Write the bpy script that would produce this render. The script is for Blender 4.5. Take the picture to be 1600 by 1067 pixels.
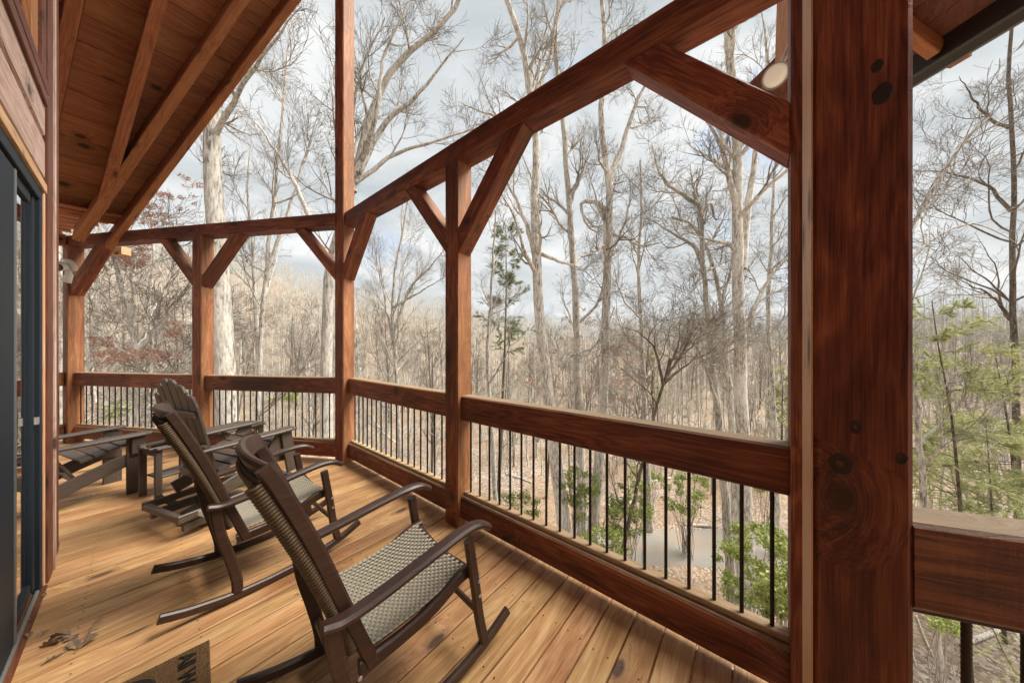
import bpy, bmesh, math, random
import numpy as np
from mathutils import Vector, Matrix, Euler
for o in list(bpy.data.objects): bpy.data.objects.remove(o)
S = bpy.context.scene
COL = S.collection
V = Vector
rad = math.radians

# ------------------------------------------------------------ camera, light, exposure
EYE = 1.482; FPX = 472.0; CX, HY = 800.0, 539.5
RT = V((0.6293, -0.7771, 0)); FW = V((0.7771, 0.6293, 0))
cam = bpy.data.cameras.new('camera'); cam_o = bpy.data.objects.new('camera', cam); COL.objects.link(cam_o)
cam.sensor_width = 36; cam.lens = 36 * FPX / 1600
cam.shift_y = (HY - 533.5) / 1600
cam.clip_start = 0.05; cam.clip_end = 4000
mw = Matrix((RT, V((0, 0, 1)), -FW)).transposed().to_4x4(); mw.translation = V((0, 0, EYE))
cam_o.matrix_world = mw
S.camera = cam_o

SUN_DIR = V((0.56, -0.52, 1.05)).normalized()      # towards the sun
W = bpy.data.worlds.new('World'); S.world = W; W.use_nodes = True
def build_world():
    nt = W.node_tree; N = nt.nodes; L = nt.links; N.clear()
    out = N.new('ShaderNodeOutputWorld'); bg = N.new('ShaderNodeBackground'); bg.inputs['Strength'].default_value = 0.10
    sky = N.new('ShaderNodeTexSky'); sky.sky_type = 'NISHITA'; sky.sun_disc = False
    sky.sun_elevation = math.asin(SUN_DIR.z); sky.sun_rotation = math.atan2(SUN_DIR.x, SUN_DIR.y)
    tc = N.new('ShaderNodeTexCoord')
    sep = N.new('ShaderNodeSeparateXYZ'); L.new(tc.outputs['Generated'], sep.inputs[0])
    # project the direction on a cloud layer so clouds flatten towards the horizon
    den = N.new('ShaderNodeMath'); den.operation = 'ADD'; den.inputs[1].default_value = 0.22
    ab = N.new('ShaderNodeMath'); ab.operation = 'ABSOLUTE'; L.new(sep.outputs['Z'], ab.inputs[0]); L.new(ab.outputs[0], den.inputs[0])
    dv = N.new('ShaderNodeVectorMath'); dv.operation = 'DIVIDE'
    cmb = N.new('ShaderNodeCombineXYZ')
    for k in 'XYZ': L.new(den.outputs[0], cmb.inputs[k])
    L.new(tc.outputs['Generated'], dv.inputs[0]); L.new(cmb.outputs[0], dv.inputs[1])
    def noise(scale, detail, rough, off, dist=0.4):
        mp = N.new('ShaderNodeMapping'); mp.inputs['Location'].default_value = off
        L.new(dv.outputs[0], mp.inputs[0])
        n = N.new('ShaderNodeTexNoise'); n.inputs['Scale'].default_value = scale; n.inputs['Detail'].default_value = detail
        n.inputs['Roughness'].default_value = rough; n.inputs['Distortion'].default_value = dist
        L.new(mp.outputs[0], n.inputs[0]); return n.outputs['Fac']
    def ramp(src, stops):
        r = N.new('ShaderNodeValToRGB'); L.new(src, r.inputs[0])
        e = r.color_ramp.elements
        e[0].position, e[0].color = stops[0]; e[1].position, e[1].color = stops[-1]
        for p, c in stops[1:-1]:
            x = e.new(p); x.color = c
        return r.outputs[0]
    g = lambda v: (v, v, v, 1)
    cover = ramp(noise(1.25, 7, .55, (3.684, 0.418, 0.461)), [(.28, g(0)), (.42, g(1))])
    shade = ramp(noise(2.1, 8, .56, (7.3, 2.2, 1.9), .7), [(.34, (1.75, 1.95, 2.08, 1)), (.50, (2.35, 2.5, 2.6, 1)), (.66, (3.35, 3.4, 3.4, 1))])
    mx = N.new('ShaderNodeMix'); mx.data_type = 'RGBA'
    L.new(cover, mx.inputs[0]); 
    bl = N.new('ShaderNodeMix'); bl.data_type = 'RGBA'; bl.inputs[0].default_value = .45
    L.new(sky.outputs[0], bl.inputs[6]); bl.inputs[7].default_value = (1.05, 1.7, 2.6, 1)
    L.new(bl.outputs[2], mx.inputs[6]); L.new(shade, mx.inputs[7])
    L.new(mx.outputs[2], bg.inputs['Color']); L.new(bg.outputs[0], out.inputs['Surface'])
build_world()
sun = bpy.data.lights.new('sun', 'SUN'); sun.energy = 3.5; sun.angle = rad(34); sun.color = (1, .93, .82)
sun_o = bpy.data.objects.new('sun', sun); COL.objects.link(sun_o)
sun_o.rotation_euler = (-SUN_DIR).to_track_quat('-Z', 'Y').to_euler()
S.view_settings.view_transform = 'Standard'; S.view_settings.look = 'None'
S.view_settings.exposure = 1.54; S.view_settings.gamma = 1; S.view_settings.use_curve_mapping = False
S.render.engine = 'CYCLES'
S.cycles.max_bounces = 8; S.cycles.diffuse_bounces = 4; S.cycles.glossy_bounces = 3; S.cycles.transmission_bounces = 4
S.cycles.transparent_max_bounces = 8
S.cycles.use_adaptive_sampling = True; S.cycles.adaptive_threshold = 0.02

# ------------------------------------------------------------ helpers
def at(px, py, d):
    """world point seen at photo pixel (px, py) at forward distance d"""
    return RT * ((px - CX) / FPX * d) + FW * d + V((0, 0, EYE + (HY - py) / FPX * d))
def atz(px, py, z):
    return at(px, py, (z - EYE) * FPX / (HY - py))
def cam_xy(p): 
    return (p[0] * RT.x + p[1] * RT.y, p[0] * FW.x + p[1] * FW.y)
def wm(o):
    m = o.matrix_basis.copy()
    while o.parent: o = o.parent; m = o.matrix_basis @ m
    return m
def link(o, parent=None, M=None):
    COL.objects.link(o)
    if M is None: M = Matrix()
    if parent is not None:
        o.parent = parent; o.matrix_basis = wm(parent).inverted() @ M
    else: o.matrix_basis = M
    return o
def mesh(name, verts, faces, mat, smooth=False):
    me = bpy.data.meshes.new(name); me.from_pydata([tuple(v) for v in verts], [], faces); me.update()
    if mat: me.materials.append(mat)
    if smooth: me.polygons.foreach_set('use_smooth', [True] * len(me.polygons))
    return me
def mesh_np(name, v, quads, mat, smooth=False, tris=None):
    me = bpy.data.meshes.new(name)
    nq = 0 if quads is None else len(quads); ntr = 0 if tris is None else len(tris)
    me.vertices.add(len(v)); me.vertices.foreach_set('co', np.ascontiguousarray(v, dtype=np.float32).ravel())
    idx = []; 
    if nq: idx.append(np.asarray(quads).ravel())
    if ntr: idx.append(np.asarray(tris).ravel())
    idx = np.concatenate(idx).astype(np.int32)
    me.loops.add(len(idx)); me.loops.foreach_set('vertex_index', idx)
    tot = np.concatenate([np.full(nq, 4), np.full(ntr, 3)]).astype(np.int32)
    st = np.concatenate([[0], np.cumsum(tot)[:-1]]).astype(np.int32)
    me.polygons.add(nq + ntr); me.polygons.foreach_set('loop_start', st); me.polygons.foreach_set('loop_total', tot)
    if smooth: me.polygons.foreach_set('use_smooth', np.ones(nq + ntr, dtype=bool))
    me.update(calc_edges=True)
    if mat: me.materials.append(mat)
    return me
def obj(name, me, parent=None, M=None): return link(bpy.data.objects.new(name, me), parent, M)
def tag(o, label=None, cat=None, group=None, kind=None):
    if label: o['label'] = label
    if cat: o['category'] = cat
    if group: o['group'] = group
    if kind: o['kind'] = kind
    return o
def thing(name, label, cat, loc=(0, 0, 0), rz=0, group=None, kind=None):
    o = bpy.data.objects.new(name, None); o.empty_display_size = .2
    link(o, None, Matrix.Translation(V(loc)) @ Matrix.Rotation(rz, 4, 'Z'))
    return tag(o, label, cat, group, kind)
def copy_tree(o, parent=None):
    c = o.copy(); COL.objects.link(c); c.parent = parent
    for ch in list(o.children): copy_tree(ch, c)
    return c

def prism(L, w, h, c=.006, c0=None, seg=1, jit=0.0, rnd=None):
    """bar along +X, section w (Y) by h (Z), chamfered edges; cut = optional slanted ends (dx per z)"""
    a, b = w / 2, h / 2
    prof = [(-a + c, -b), (a - c, -b), (a, -b + c), (a, b - c), (a - c, b), (-a + c, b), (-a, b - c), (-a, -b + c)]
    n0, n1 = c0 or (0, 0)
    vs, fs = [], []
    for i in range(seg + 1):
        t = i / seg
        for (y, z) in prof:
            x = L * t
            if i == 0: x += n0 * z
            if i == seg: x += n1 * z
            jy = jz = 0
            if jit and rnd: jy, jz = rnd.uniform(-jit, jit), rnd.uniform(-jit, jit)
            vs.append((x, y + jy, z + jz))
    for i in range(seg):
        for k in range(8):
            k2 = (k + 1) % 8
            fs.append((i * 8 + k, i * 8 + k2, (i + 1) * 8 + k2, (i + 1) * 8 + k))
    fs.append(tuple(range(7, -1, -1))); fs.append(tuple(seg * 8 + k for k in range(8)))
    fs = [tuple(reversed(f)) for f in fs]
    return vs, fs
def axis_matrix(a, b, up=V((0, 0, 1))):
    x = (b - a).normalized()
    y = up.cross(x)
    if y.length < 1e-5: y = V((0, 1, 0))
    y.normalize(); z = x.cross(y)
    M = Matrix((x, y, z)).transposed().to_4x4(); M.translation = a
    return M
BR = random.Random(5)
def bar(name, a, b, w, h, mat, parent=None, up=V((0, 0, 1)), c=.006, cut=None, rough=0.0):
    """timber from a to b (centre line); w across, h along 'up'"""
    a, b = V(a), V(b); L = (b - a).length
    seg = max(1, int(L / .3)) if rough else 1
    vs, fs = prism(L, w, h, c, cut, seg, rough, BR)
    return obj(name, mesh(name, vs, fs, mat), parent, axis_matrix(a, b, V(up)))
def box(name, lo, hi, mat, parent=None, c=.003, rz=0, frame=None):
    """axis aligned box (in frame) as a bar along its longest side"""
    lo, hi = V(lo), V(hi); s = hi - lo; ce = (lo + hi) / 2
    k = max(range(3), key=lambda i: s[i])
    a = ce.copy(); b = ce.copy(); a[k] = lo[k]; b[k] = hi[k]
    if k == 2: up = V((0, 1, 0)); w, h = s.x, s.y
    elif k == 0: up = V((0, 0, 1)); w, h = s.y, s.z
    else: up = V((0, 0, 1)); w, h = s.x, s.z
    M = axis_matrix(a, b, up)
    if frame is not None: M = frame @ M
    vs, fs = prism(s[k], w, h, min(c, w * .3, h * .3))
    return obj(name, mesh(name, vs, fs, mat), parent, M)
def catmull(P, n):
    P = [V(p) for p in P]; Q = [P[0] * 2 - P[1]] + P + [P[-1] * 2 - P[-2]]; out = []
    for i in range(1, len(Q) - 2):
        for k in range(n):
            t = k / n; p0, p1, p2, p3 = Q[i - 1:i + 3]
            out.append(.5 * ((2 * p1) + (p2 - p0) * t + (2 * p0 - 5 * p1 + 4 * p2 - p3) * t * t + (3 * p1 - p0 - 3 * p2 + p3) * t ** 3))
    out.append(P[-1]); return out
def sweep(P, w, t, side=V((0, 1, 0)), c=.006, n=5, wfun=None, round_end=0):
    """plank following path P (smooth), w along 'side', t in the normal direction"""
    pts = catmull(P, n) if n > 1 else [V(p) for p in P]
    m = len(pts); vs, fs = [], []
    for i, p in enumerate(pts):
        d = (pts[min(i + 1, m - 1)] - pts[max(i - 1, 0)]).normalized()
        s = side - d * side.dot(d); s.normalize(); nrm = d.cross(s)
        ww, tt = w, t
        if wfun: ww, tt = wfun(i / (m - 1), w, t)
        cc = min(c, ww * .35, tt * .35); a, b = ww / 2, tt / 2
        for (y, z) in [(-a + cc, -b), (a - cc, -b), (a, -b + cc), (a, b - cc), (a - cc, b), (-a + cc, b), (-a, b - cc), (-a, -b + cc)]:
            vs.append(p + s * y + nrm * z)
    for i in range(m - 1):
        for k in range(8):
            k2 = (k + 1) % 8
            fs.append((i * 8 + k, i * 8 + k2, (i + 1) * 8 + k2, (i + 1) * 8 + k))
    fs.append(tuple(range(7, -1, -1))); fs.append(tuple((m - 1) * 8 + k for k in range(8)))
    return vs, fs
def sweep_obj(name, P, w, t, mat, parent, M, **k):
    vs, fs = sweep(P, w, t, **k)
    me = mesh(name, vs, fs, mat)
    bm = bmesh.new(); bm.from_mesh(me); bmesh.ops.recalc_face_normals(bm, faces=bm.faces); bm.to_mesh(me); bm.free()
    return obj(name, me, parent, M)
def lathe(name, prof, mat, parent, M, n=24, smooth=True):
    vs, fs = [], []
    for (r, z) in prof:
        for k in range(n):
            a = 2 * math.pi * k / n; vs.append((r * math.cos(a), r * math.sin(a), z))
    for i in range(len(prof) - 1):
        for k in range(n):
            k2 = (k + 1) % n; fs.append((i * n + k, i * n + k2, (i + 1) * n + k2, (i + 1) * n + k))
    fs.append(tuple(range(n - 1, -1, -1))); fs.append(tuple((len(prof) - 1) * n + k for k in range(n)))
    return obj(name, mesh(name, vs, fs, mat, smooth), parent, M)
def tube(name, P, r, mat, parent=None, M=None, n=10, smooth=True):
    P = [V(p) for p in P]; vs, fs = [], []; m = len(P)
    for i, p in enumerate(P):
        d = (P[min(i + 1, m - 1)] - P[max(i - 1, 0)]).normalized()
        u = d.cross(V((0, 0, 1)) if abs(d.z) < .9 else V((1, 0, 0))).normalized(); w = d.cross(u)
        rr = r(i / (m - 1)) if callable(r) else r
        for k in range(n):
            a = 2 * math.pi * k / n; vs.append(p + (u * math.cos(a) + w * math.sin(a)) * rr)
    for i in range(m - 1):
        for k in range(n):
            k2 = (k + 1) % n; fs.append((i * n + k, i * n + k2, (i + 1) * n + k2, (i + 1) * n + k))
    fs.append(tuple(range(n - 1, -1, -1))); fs.append(tuple((m - 1) * n + k for k in range(n)))
    return obj(name, mesh(name, vs, fs, mat, smooth), parent, M)

# ------------------------------------------------------------ materials
class NB:
    def __init__(s, name):
        s.m = bpy.data.materials.new(name); s.m.use_nodes = True
        s.nt = s.m.node_tree; s.N = s.nt.nodes; s.L = s.nt.links; s.b = s.N['Principled BSDF']
    def n(s, t, **k):
        x = s.N.new('ShaderNode' + t)
        for a, b in k.items(): setattr(x, a, b)
        return x
    def coord(s, scale=(1, 1, 1), rand=True, out='Object'):
        tc = s.n('TexCoord'); mp = s.n('Mapping'); mp.inputs['Scale'].default_value = scale
        src = tc.outputs[out]
        if rand:
            oi = s.n('ObjectInfo'); ml = s.n('VectorMath', operation='SCALE'); ml.inputs[0].default_value = (37.1, 11.7, 23.3)
            s.L.new(oi.outputs['Random'], ml.inputs['Scale'])
            ad = s.n('VectorMath', operation='ADD'); s.L.new(src, ad.inputs[0]); s.L.new(ml.outputs[0], ad.inputs[1]); src = ad.outputs[0]
        s.L.new(src, mp.inputs[0]); return mp.outputs[0]
    def noise(s, vec, scale=1, detail=5, rough=.55, dist=0):
        x = s.n('TexNoise'); x.inputs['Scale'].default_value = scale; x.inputs['Detail'].default_value = detail
        x.inputs['Roughness'].default_value = rough; x.inputs['Distortion'].default_value = dist
        s.L.new(vec, x.inputs['Vector']); return x.outputs['Fac']
    def ramp(s, src, stops):
        r = s.n('ValToRGB'); s.L.new(src, r.inputs[0]); e = r.color_ramp.elements
        cc = lambda c: (c, c, c, 1) if isinstance(c, (int, float)) else tuple(c) + (1,)
        e[0].position = stops[0][0]; e[0].color = cc(stops[0][1]); e[1].position = stops[-1][0]; e[1].color = cc(stops[-1][1])
        for p, c in stops[1:-1]:
            q = e.new(p); q.color = cc(c)
        return r.outputs[0]
    def mix(s, f, a, b, mode='MIX'):
        x = s.n('Mix', data_type='RGBA', blend_type=mode)
        for i, v in ((0, f), (6, a), (7, b)):
            if isinstance(v, (int, float)): x.inputs[i].default_value = v if i == 0 else (v, v, v, 1)
            elif isinstance(v, (tuple, list)): x.inputs[i].default_value = tuple(v) + (1,)
            else: s.L.new(v, x.inputs[i])
        return x.outputs[2]
    def math(s, op, a, b=0.0):
        x = s.n('Math', operation=op)
        for i, v in ((0, a), (1, b)):
            if isinstance(v, (int, float)): x.inputs[i].default_value = v
            else: s.L.new(v, x.inputs[i])
        return x.outputs[0]
    def set(s, **k):
        for a, v in k.items():
            i = s.b.inputs[a.replace('_', ' ')]
            if isinstance(v, (int, float)): i.default_value = v
            elif isinstance(v, (tuple, list)): i.default_value = tuple(v) + (1,)
            else: s.L.new(v, i)
        return s
    def bump(s, h, strength=.3, dist=.01):
        x = s.n('Bump'); x.inputs['Strength'].default_value = strength; x.inputs['Distance'].default_value = dist
        s.L.new(h, x.inputs['Height']); s.L.new(x.outputs[0], s.b.inputs['Normal']); return s

def wood(name, dark, mid, light, rough=.55, knots=.75, grain=1.0, tint=None, var=.25, saw=False, spec=.4, bump=.25, kdark=(.03, .012, .006), weather=None, coat=0, ks=(2.5, 4.6, 4.6), kr_=1.0, top=None, side=None, cracks=.8):
    w = NB(name)
    base = w.coord()
    # warp near knots
    bs = w.n('SeparateXYZ'); w.L.new(base, bs.inputs[0]); bc = w.n('CombineXYZ')
    w.L.new(w.math('MULTIPLY', bs.outputs['X'], ks[0]), bc.inputs['X'])
    w.L.new(w.math('MULTIPLY', w.math('ADD', bs.outputs['Y'], w.math('MULTIPLY', bs.outputs['Z'], .83)), ks[1]), bc.inputs['Y'])
    kc = bc
    vo = w.n('TexVoronoi'); vo.voronoi_dimensions = '2D'; vo.feature = 'F1'; vo.inputs['Scale'].default_value = 1.0; w.L.new(kc.outputs[0], vo.inputs['Vector'])
    vsep = w.n('SeparateColor'); w.L.new(vo.outputs['Color'], vsep.inputs[0])
    act = w.math('GREATER_THAN', vsep.outputs[0], 1 - knots)
    kd = vo.outputs['Distance']
    near = w.math('MULTIPLY', w.ramp(kd, [(.0, 1.0), (.45, 0.0)]), act)
    ad = w.n('VectorMath', operation='ADD'); cmb = w.n('CombineXYZ'); 
    w.L.new(w.math('MULTIPLY', near, .10), cmb.inputs['Y']); w.L.new(w.math('MULTIPLY', near, .10), cmb.inputs['Z'])
    w.L.new(base, ad.inputs[0]); w.L.new(cmb.outputs[0], ad.inputs[1])
    def mp(sc):
        m = w.n('Mapping'); m.inputs['Scale'].default_value = sc; w.L.new(ad.outputs[0], m.inputs[0]); return m.outputs[0]
    g1 = w.noise(mp((.9, 9 * grain, 9 * grain)), 1, 4, .5, .6)          # broad figure
    g2 = w.noise(mp((2.2, 60 * grain, 60 * grain)), 1, 6, .65)          # streaks
    g3 = w.noise(mp((5, 230 * grain, 230 * grain)), 1, 4, .7)         # fine pores
    rings = w.n('Math', operation='SINE'); w.L.new(w.math('MULTIPLY', g1, 62.0), rings.inputs[0])
    rr = w.math('MULTIPLY', rings.outputs[0], .5)
    f = w.math('ADD', w.math('MULTIPLY', g1, .55), w.math('ADD', w.math('ADD', w.math('MULTIPLY', g2, .45), w.math('MULTIPLY', w.math('SUBTRACT', g3, .5), .62)), w.math('MULTIPLY', rr, .15)))
    colr = w.ramp(f, [(.28, dark), (.5, mid), (.72, light)])
    oi = w.n('ObjectInfo')
    hsv = w.n('HueSaturation'); w.L.new(colr, hsv.inputs['Color'])
    vv = w.n('MapRange'); vv.inputs['To Min'].default_value = 1 - var; vv.inputs['To Max'].default_value = 1 + var; w.L.new(oi.outputs['Random'], vv.inputs['Value'])
    w.L.new(vv.outputs[0], hsv.inputs['Value'])
    hh = w.n('MapRange'); hh.inputs['To Min'].default_value = .493; hh.inputs['To Max'].default_value = .507
    fr = w.math('FRACT', w.math('MULTIPLY', oi.outputs['Random'], 17.3)); w.L.new(fr, hh.inputs['Value']); w.L.new(hh.outputs[0], hsv.inputs['Hue'])
    c = hsv.outputs[0]
    if weather:   # patchy stain differences
        pt = w.noise(w.coord((.9, 2.2, 2.2)), 1.3, 5, .6, .5)
        c = w.mix(w.math('MULTIPLY', w.ramp(pt, [(.42, 0.0), (.66, 1.0)]), weather[1]), c, weather[0], 'MULTIPLY')
    # checks: long hairline cracks along the grain
    cn = w.noise(mp((.55, 11, 11)), 1, 3, .5, .2); ck = w.math('ABSOLUTE', w.math('SUBTRACT', cn, .5))
    cm = w.math('MULTIPLY', w.ramp(ck, [(.0, 1.0), (.0035, .8), (.008, 0.0)]), w.ramp(w.noise(mp((1.3, 3, 3)), 1, 2), [(.50, 0.0), (.58, cracks)]))
    c = w.mix(cm, c, kdark)
    kr = w.ramp(kd, [(.0, 1.0), (.075 * kr_, 1.0), (.12 * kr_, .4), (.24 * kr_, 0.0)])
    c = w.mix(w.math('MULTIPLY', w.math('MULTIPLY', kr, act), .9), c, kdark)
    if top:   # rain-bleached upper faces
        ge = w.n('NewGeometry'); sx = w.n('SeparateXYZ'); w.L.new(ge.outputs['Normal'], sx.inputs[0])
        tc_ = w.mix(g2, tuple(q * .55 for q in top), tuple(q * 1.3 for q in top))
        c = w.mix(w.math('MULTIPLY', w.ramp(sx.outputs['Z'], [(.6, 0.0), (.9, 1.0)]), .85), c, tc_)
    if side:  # south faces painted paler orange: bleaching plus lit-versus-shaded contrast put into the colour
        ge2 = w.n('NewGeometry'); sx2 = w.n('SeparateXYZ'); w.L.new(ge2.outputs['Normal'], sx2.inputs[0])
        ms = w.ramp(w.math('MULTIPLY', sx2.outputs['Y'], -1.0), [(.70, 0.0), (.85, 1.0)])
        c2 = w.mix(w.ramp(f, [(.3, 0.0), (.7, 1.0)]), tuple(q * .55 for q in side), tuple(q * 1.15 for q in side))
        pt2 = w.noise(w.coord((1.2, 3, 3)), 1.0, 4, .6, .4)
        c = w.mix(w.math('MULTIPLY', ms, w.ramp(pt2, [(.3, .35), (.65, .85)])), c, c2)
    w.set(Base_Color=c, Roughness=rough, Coat_Weight=coat, Coat_Roughness=.25)
    w.b.inputs['Specular IOR Level'].default_value = spec
    h = w.math('ADD', g2, w.math('MULTIPLY', rr, .3))
    if saw:
        sw = w.noise(w.coord((55, 5, 5)), 1, 3, .6, .3); h = w.math('ADD', h, w.math('MULTIPLY', sw, .9))
        fuzz = w.noise(w.coord((160, 160, 160)), 1, 2, .6); h = w.math('ADD', h, w.math('MULTIPLY', fuzz, .5))
    w.bump(h, bump, .004)
    return w.m
M = {}
M['deck'] = wood('deck_board', (.38, .185, .078), (.56, .325, .148), (.69, .455, .245), rough=.5, cracks=.4, knots=.22, var=.14, spec=.35, weather=((.55, .45, .36), .75), kdark=(.085, .05, .035), ks=(2.0, 4.6, .25), kr_=1.0)
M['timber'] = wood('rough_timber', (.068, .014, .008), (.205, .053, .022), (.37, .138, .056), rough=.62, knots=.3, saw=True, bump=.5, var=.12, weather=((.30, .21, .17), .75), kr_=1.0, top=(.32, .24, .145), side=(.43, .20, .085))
M['timber_light'] = wood('end_grain_timber', (.24, .155, .08), (.36, .25, .14), (.46, .34, .21), rough=.7, knots=.2, saw=True, bump=.5, var=.1)
M['ceiling'] = wood('ceiling_plank', (.30, .105, .045), (.46, .19, .082), (.58, .28, .135), rough=.6, ks=(2.2, 3.8, .3), kr_=1.0, knots=.24, cracks=.2, var=.16, bump=.15)
M['rafter'] = wood('rafter_timber', (.22, .072, .026), (.34, .13, .05), (.45, .20, .085), rough=.6, knots=.45, saw=True, bump=.3, var=.14)
M['siding'] = wood('siding_board', (.30, .18, .135), (.46, .31, .255), (.60, .45, .39), rough=.6, knots=.15, var=.08, saw=True, bump=.3)
M['trim_red'] = wood('trim_red', (.08, .022, .012), (.14, .042, .022), (.20, .068, .035), rough=.55, knots=.2, saw=True, var=.06)
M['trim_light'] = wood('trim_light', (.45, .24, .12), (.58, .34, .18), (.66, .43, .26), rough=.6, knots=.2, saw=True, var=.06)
M['chair'] = wood('chair_stain', (.026, .012, .008), (.043, .019, .012), (.066, .030, .019), rough=.42, knots=.0, cracks=0, var=.05, spec=.45, bump=.10, coat=.12)
M['poly'] = wood('poly_lumber', (.065, .048, .037), (.085, .064, .05), (.11, .085, .068), rough=.4, knots=.0, cracks=0, var=.06, spec=.45, bump=.12)
def plain(name, c, rough=.5, metal=0, noise=.15, ns=40, spec=.5, bump=0):
    w = NB(name); n = w.noise(w.coord(), ns, 4, .6)
    w.set(Base_Color=w.mix(n, tuple(x * (1 - noise) for x in c), tuple(min(1, x * (1 + noise)) for x in c)), Roughness=rough, Metallic=metal)
    w.b.inputs['Specular IOR Level'].default_value = spec
    if bump: w.bump(n, bump, .003)
    return w.m
M['rebar'] = plain('rebar_black', (.018, .014, .012), .55, .3, .3, 60)
M['dark_frame'] = plain('door_frame_dark', (.014, .021, .030), .6, .0, .1, 30, .25)
M['panel_edge'] = plain('door_edge_grey', (.20, .22, .23), .35, .6, .2, 60)
M['alu'] = plain('track_aluminium', (.50, .53, .52), .35, .7, .15, 50)
M['gutter'] = plain('gutter_brown', (.020, .012, .010), .35, .2, .1, 30)
M['white_plastic'] = plain('white_plastic', (.75, .75, .72), .35, 0, .05, 30)
M['black_plastic'] = plain('black_plastic', (.012, .012, .014), .25, 0, .1, 30)
M['steel'] = plain('link_steel', (.55, .55, .53), .35, .8, .15, 60)
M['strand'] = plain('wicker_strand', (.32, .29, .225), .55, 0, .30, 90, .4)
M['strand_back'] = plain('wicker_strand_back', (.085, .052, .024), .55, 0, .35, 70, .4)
M['seat_dark'] = plain('seat_gap_dark', (.035, .024, .014), .8)
M['coir'] = plain('doormat_coir', (.13, .075, .038), .95, 0, .5, 320, .1, bump=.8)
M['ink'] = plain('doormat_print', (.022, .018, .014), .9, 0, .5, 200, .1, bump=.5)
M['lens'] = plain('lamp_glass', (.85, .83, .74), .12, 0, .03, 10, .6)
M['lens'].node_tree.nodes['Principled BSDF'].inputs['Emission Color'].default_value = (1, .93, .75, 1); M['lens'].node_tree.nodes['Principled BSDF'].inputs['Emission Strength'].default_value = .08
w = NB('window_glass'); w.set(Base_Color=(.66, .70, .70), Roughness=.02, Metallic=1.0); w.b.inputs['Specular IOR Level'].default_value = 1.0
w.b.inputs['IOR'].default_value = 2.6
_bn = w.noise(w.coord((1, 1, 1)), 2.2, 2, .5); w.bump(_bn, .06, .02); M['glass'] = w.m
w = NB('dead_leaf'); n_ = w.noise(w.coord(), 30, 3); w.set(Base_Color=w.ramp(n_, [(.3, (.16, .10, .065)), (.7, (.36, .26, .18))]), Roughness=.8); M['dead_leaf'] = w.m

# ground cover
w = NB('leaf_litter'); cg = w.coord(rand=False)
v1 = w.n('TexVoronoi'); v1.inputs['Scale'].default_value = 9; w.L.new(cg, v1.inputs['Vector'])
sc_ = w.n('SeparateColor'); w.L.new(v1.outputs['Color'], sc_.inputs[0])
lit = w.ramp(sc_.outputs[0], [(0, (.14, .10, .075)), (.35, (.25, .19, .145)), (.7, (.36, .295, .24)), (1, (.52, .45, .385))])
pa = w.noise(cg, .22, 5, .6); lit = w.mix(w.ramp(pa, [(.4, .0), (.62, .7)]), lit, (.30, .20, .12))
gr = w.noise(cg, .35, 6, .6); lit = w.mix(w.ramp(gr, [(.60, 0.0), (.72, .45)]), lit, (.13, .15, .05))
w.set(Base_Color=lit, Roughness=.9); w.b.inputs['Specular IOR Level'].default_value = .15
w.bump(w.math('ADD', v1.outputs['Distance'], w.noise(cg, 25, 4)), .8, .05); M['litter'] = w.m
w = NB('driveway'); cg = w.coord(rand=False)
c_ = w.ramp(w.noise(cg, 60, 4, .7), [(.35, (.19, .18, .16)), (.65, (.30, .285, .26))])
c_ = w.mix(w.ramp(w.noise(cg, .8, 5, .65), [(.42, 0.0), (.62, .8)]), c_, (.30, .225, .165))
w.b.inputs['Specular IOR Level'].default_value = .1
w.set(Base_Color=c_, Roughness=.9).bump(w.noise(cg, 80, 3), .3, .01); M['road'] = w.m
def bark(name, a, b, c, s=1.0):
    w = NB(name); cc = w.coord((7 * s, 7 * s, 1.6 * s)); n1 = w.noise(cc, 2.2, 7, .7, .4)
    n2 = w.noise(w.coord((1, 1, .5)), 1.1, 4, .6)
    col = w.ramp(n1, [(.40, a), (.5, b), (.60, c)])
    col = w.mix(w.ramp(n2, [(.45, 0.0), (.7, .55)]), col, tuple(x * 1.35 for x in c))
    oi = w.n('ObjectInfo'); hs = w.n('HueSaturation'); mr = w.n('MapRange'); mr.inputs['To Min'].default_value = .8; mr.inputs['To Max'].default_value = 1.15
    w.L.new(oi.outputs['Random'], mr.inputs['Value']); w.L.new(mr.outputs[0], hs.inputs['Value']); w.L.new(col, hs.inputs['Color'])
    w.set(Base_Color=hs.outputs[0], Roughness=.9); w.b.inputs['Specular IOR Level'].default_value = .15
    w.bump(n1, .9, .03); return w.m
M['bark_pale'] = bark('bark_pale', (.18, .155, .13), (.52, .485, .43), (.70, .675, .62))
M['bark_dark'] = bark('bark_dark', (.05, .036, .028), (.13, .098, .075), (.21, .17, .13))
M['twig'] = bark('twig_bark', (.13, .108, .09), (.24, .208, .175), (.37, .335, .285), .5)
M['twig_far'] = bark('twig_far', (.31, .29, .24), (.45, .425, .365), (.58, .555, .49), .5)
def leafm(name, a, b, tr=.25, sc=3):
    w = NB(name); n = w.noise(w.coord(rand=False), sc, 3, .6)
    geo = w.n('NewGeometry'); f = w.math('ADD', w.math('MULTIPLY', n, .6), w.math('MULTIPLY', geo.outputs['Random Per Island'], .5))
    w.set(Base_Color=w.ramp(f, [(.25, a), (.75, b)]), Roughness=.55)
    t = w.n('BsdfTranslucent'); w.L.new(w.ramp(f, [(.25, a), (.75, b)]), t.inputs[0])
    mx = w.n('MixShader'); mx.inputs[0].default_value = tr
    w.L.new(w.b.outputs[0], mx.inputs[1]); w.L.new(t.outputs[0], mx.inputs[2]); w.L.new(mx.outputs[0], w.N['Material Output'].inputs[0])
    return w.m
M['leaf_green'] = leafm('leaf_green', (.10, .16, .03), (.40, .44, .13), .35)
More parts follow.
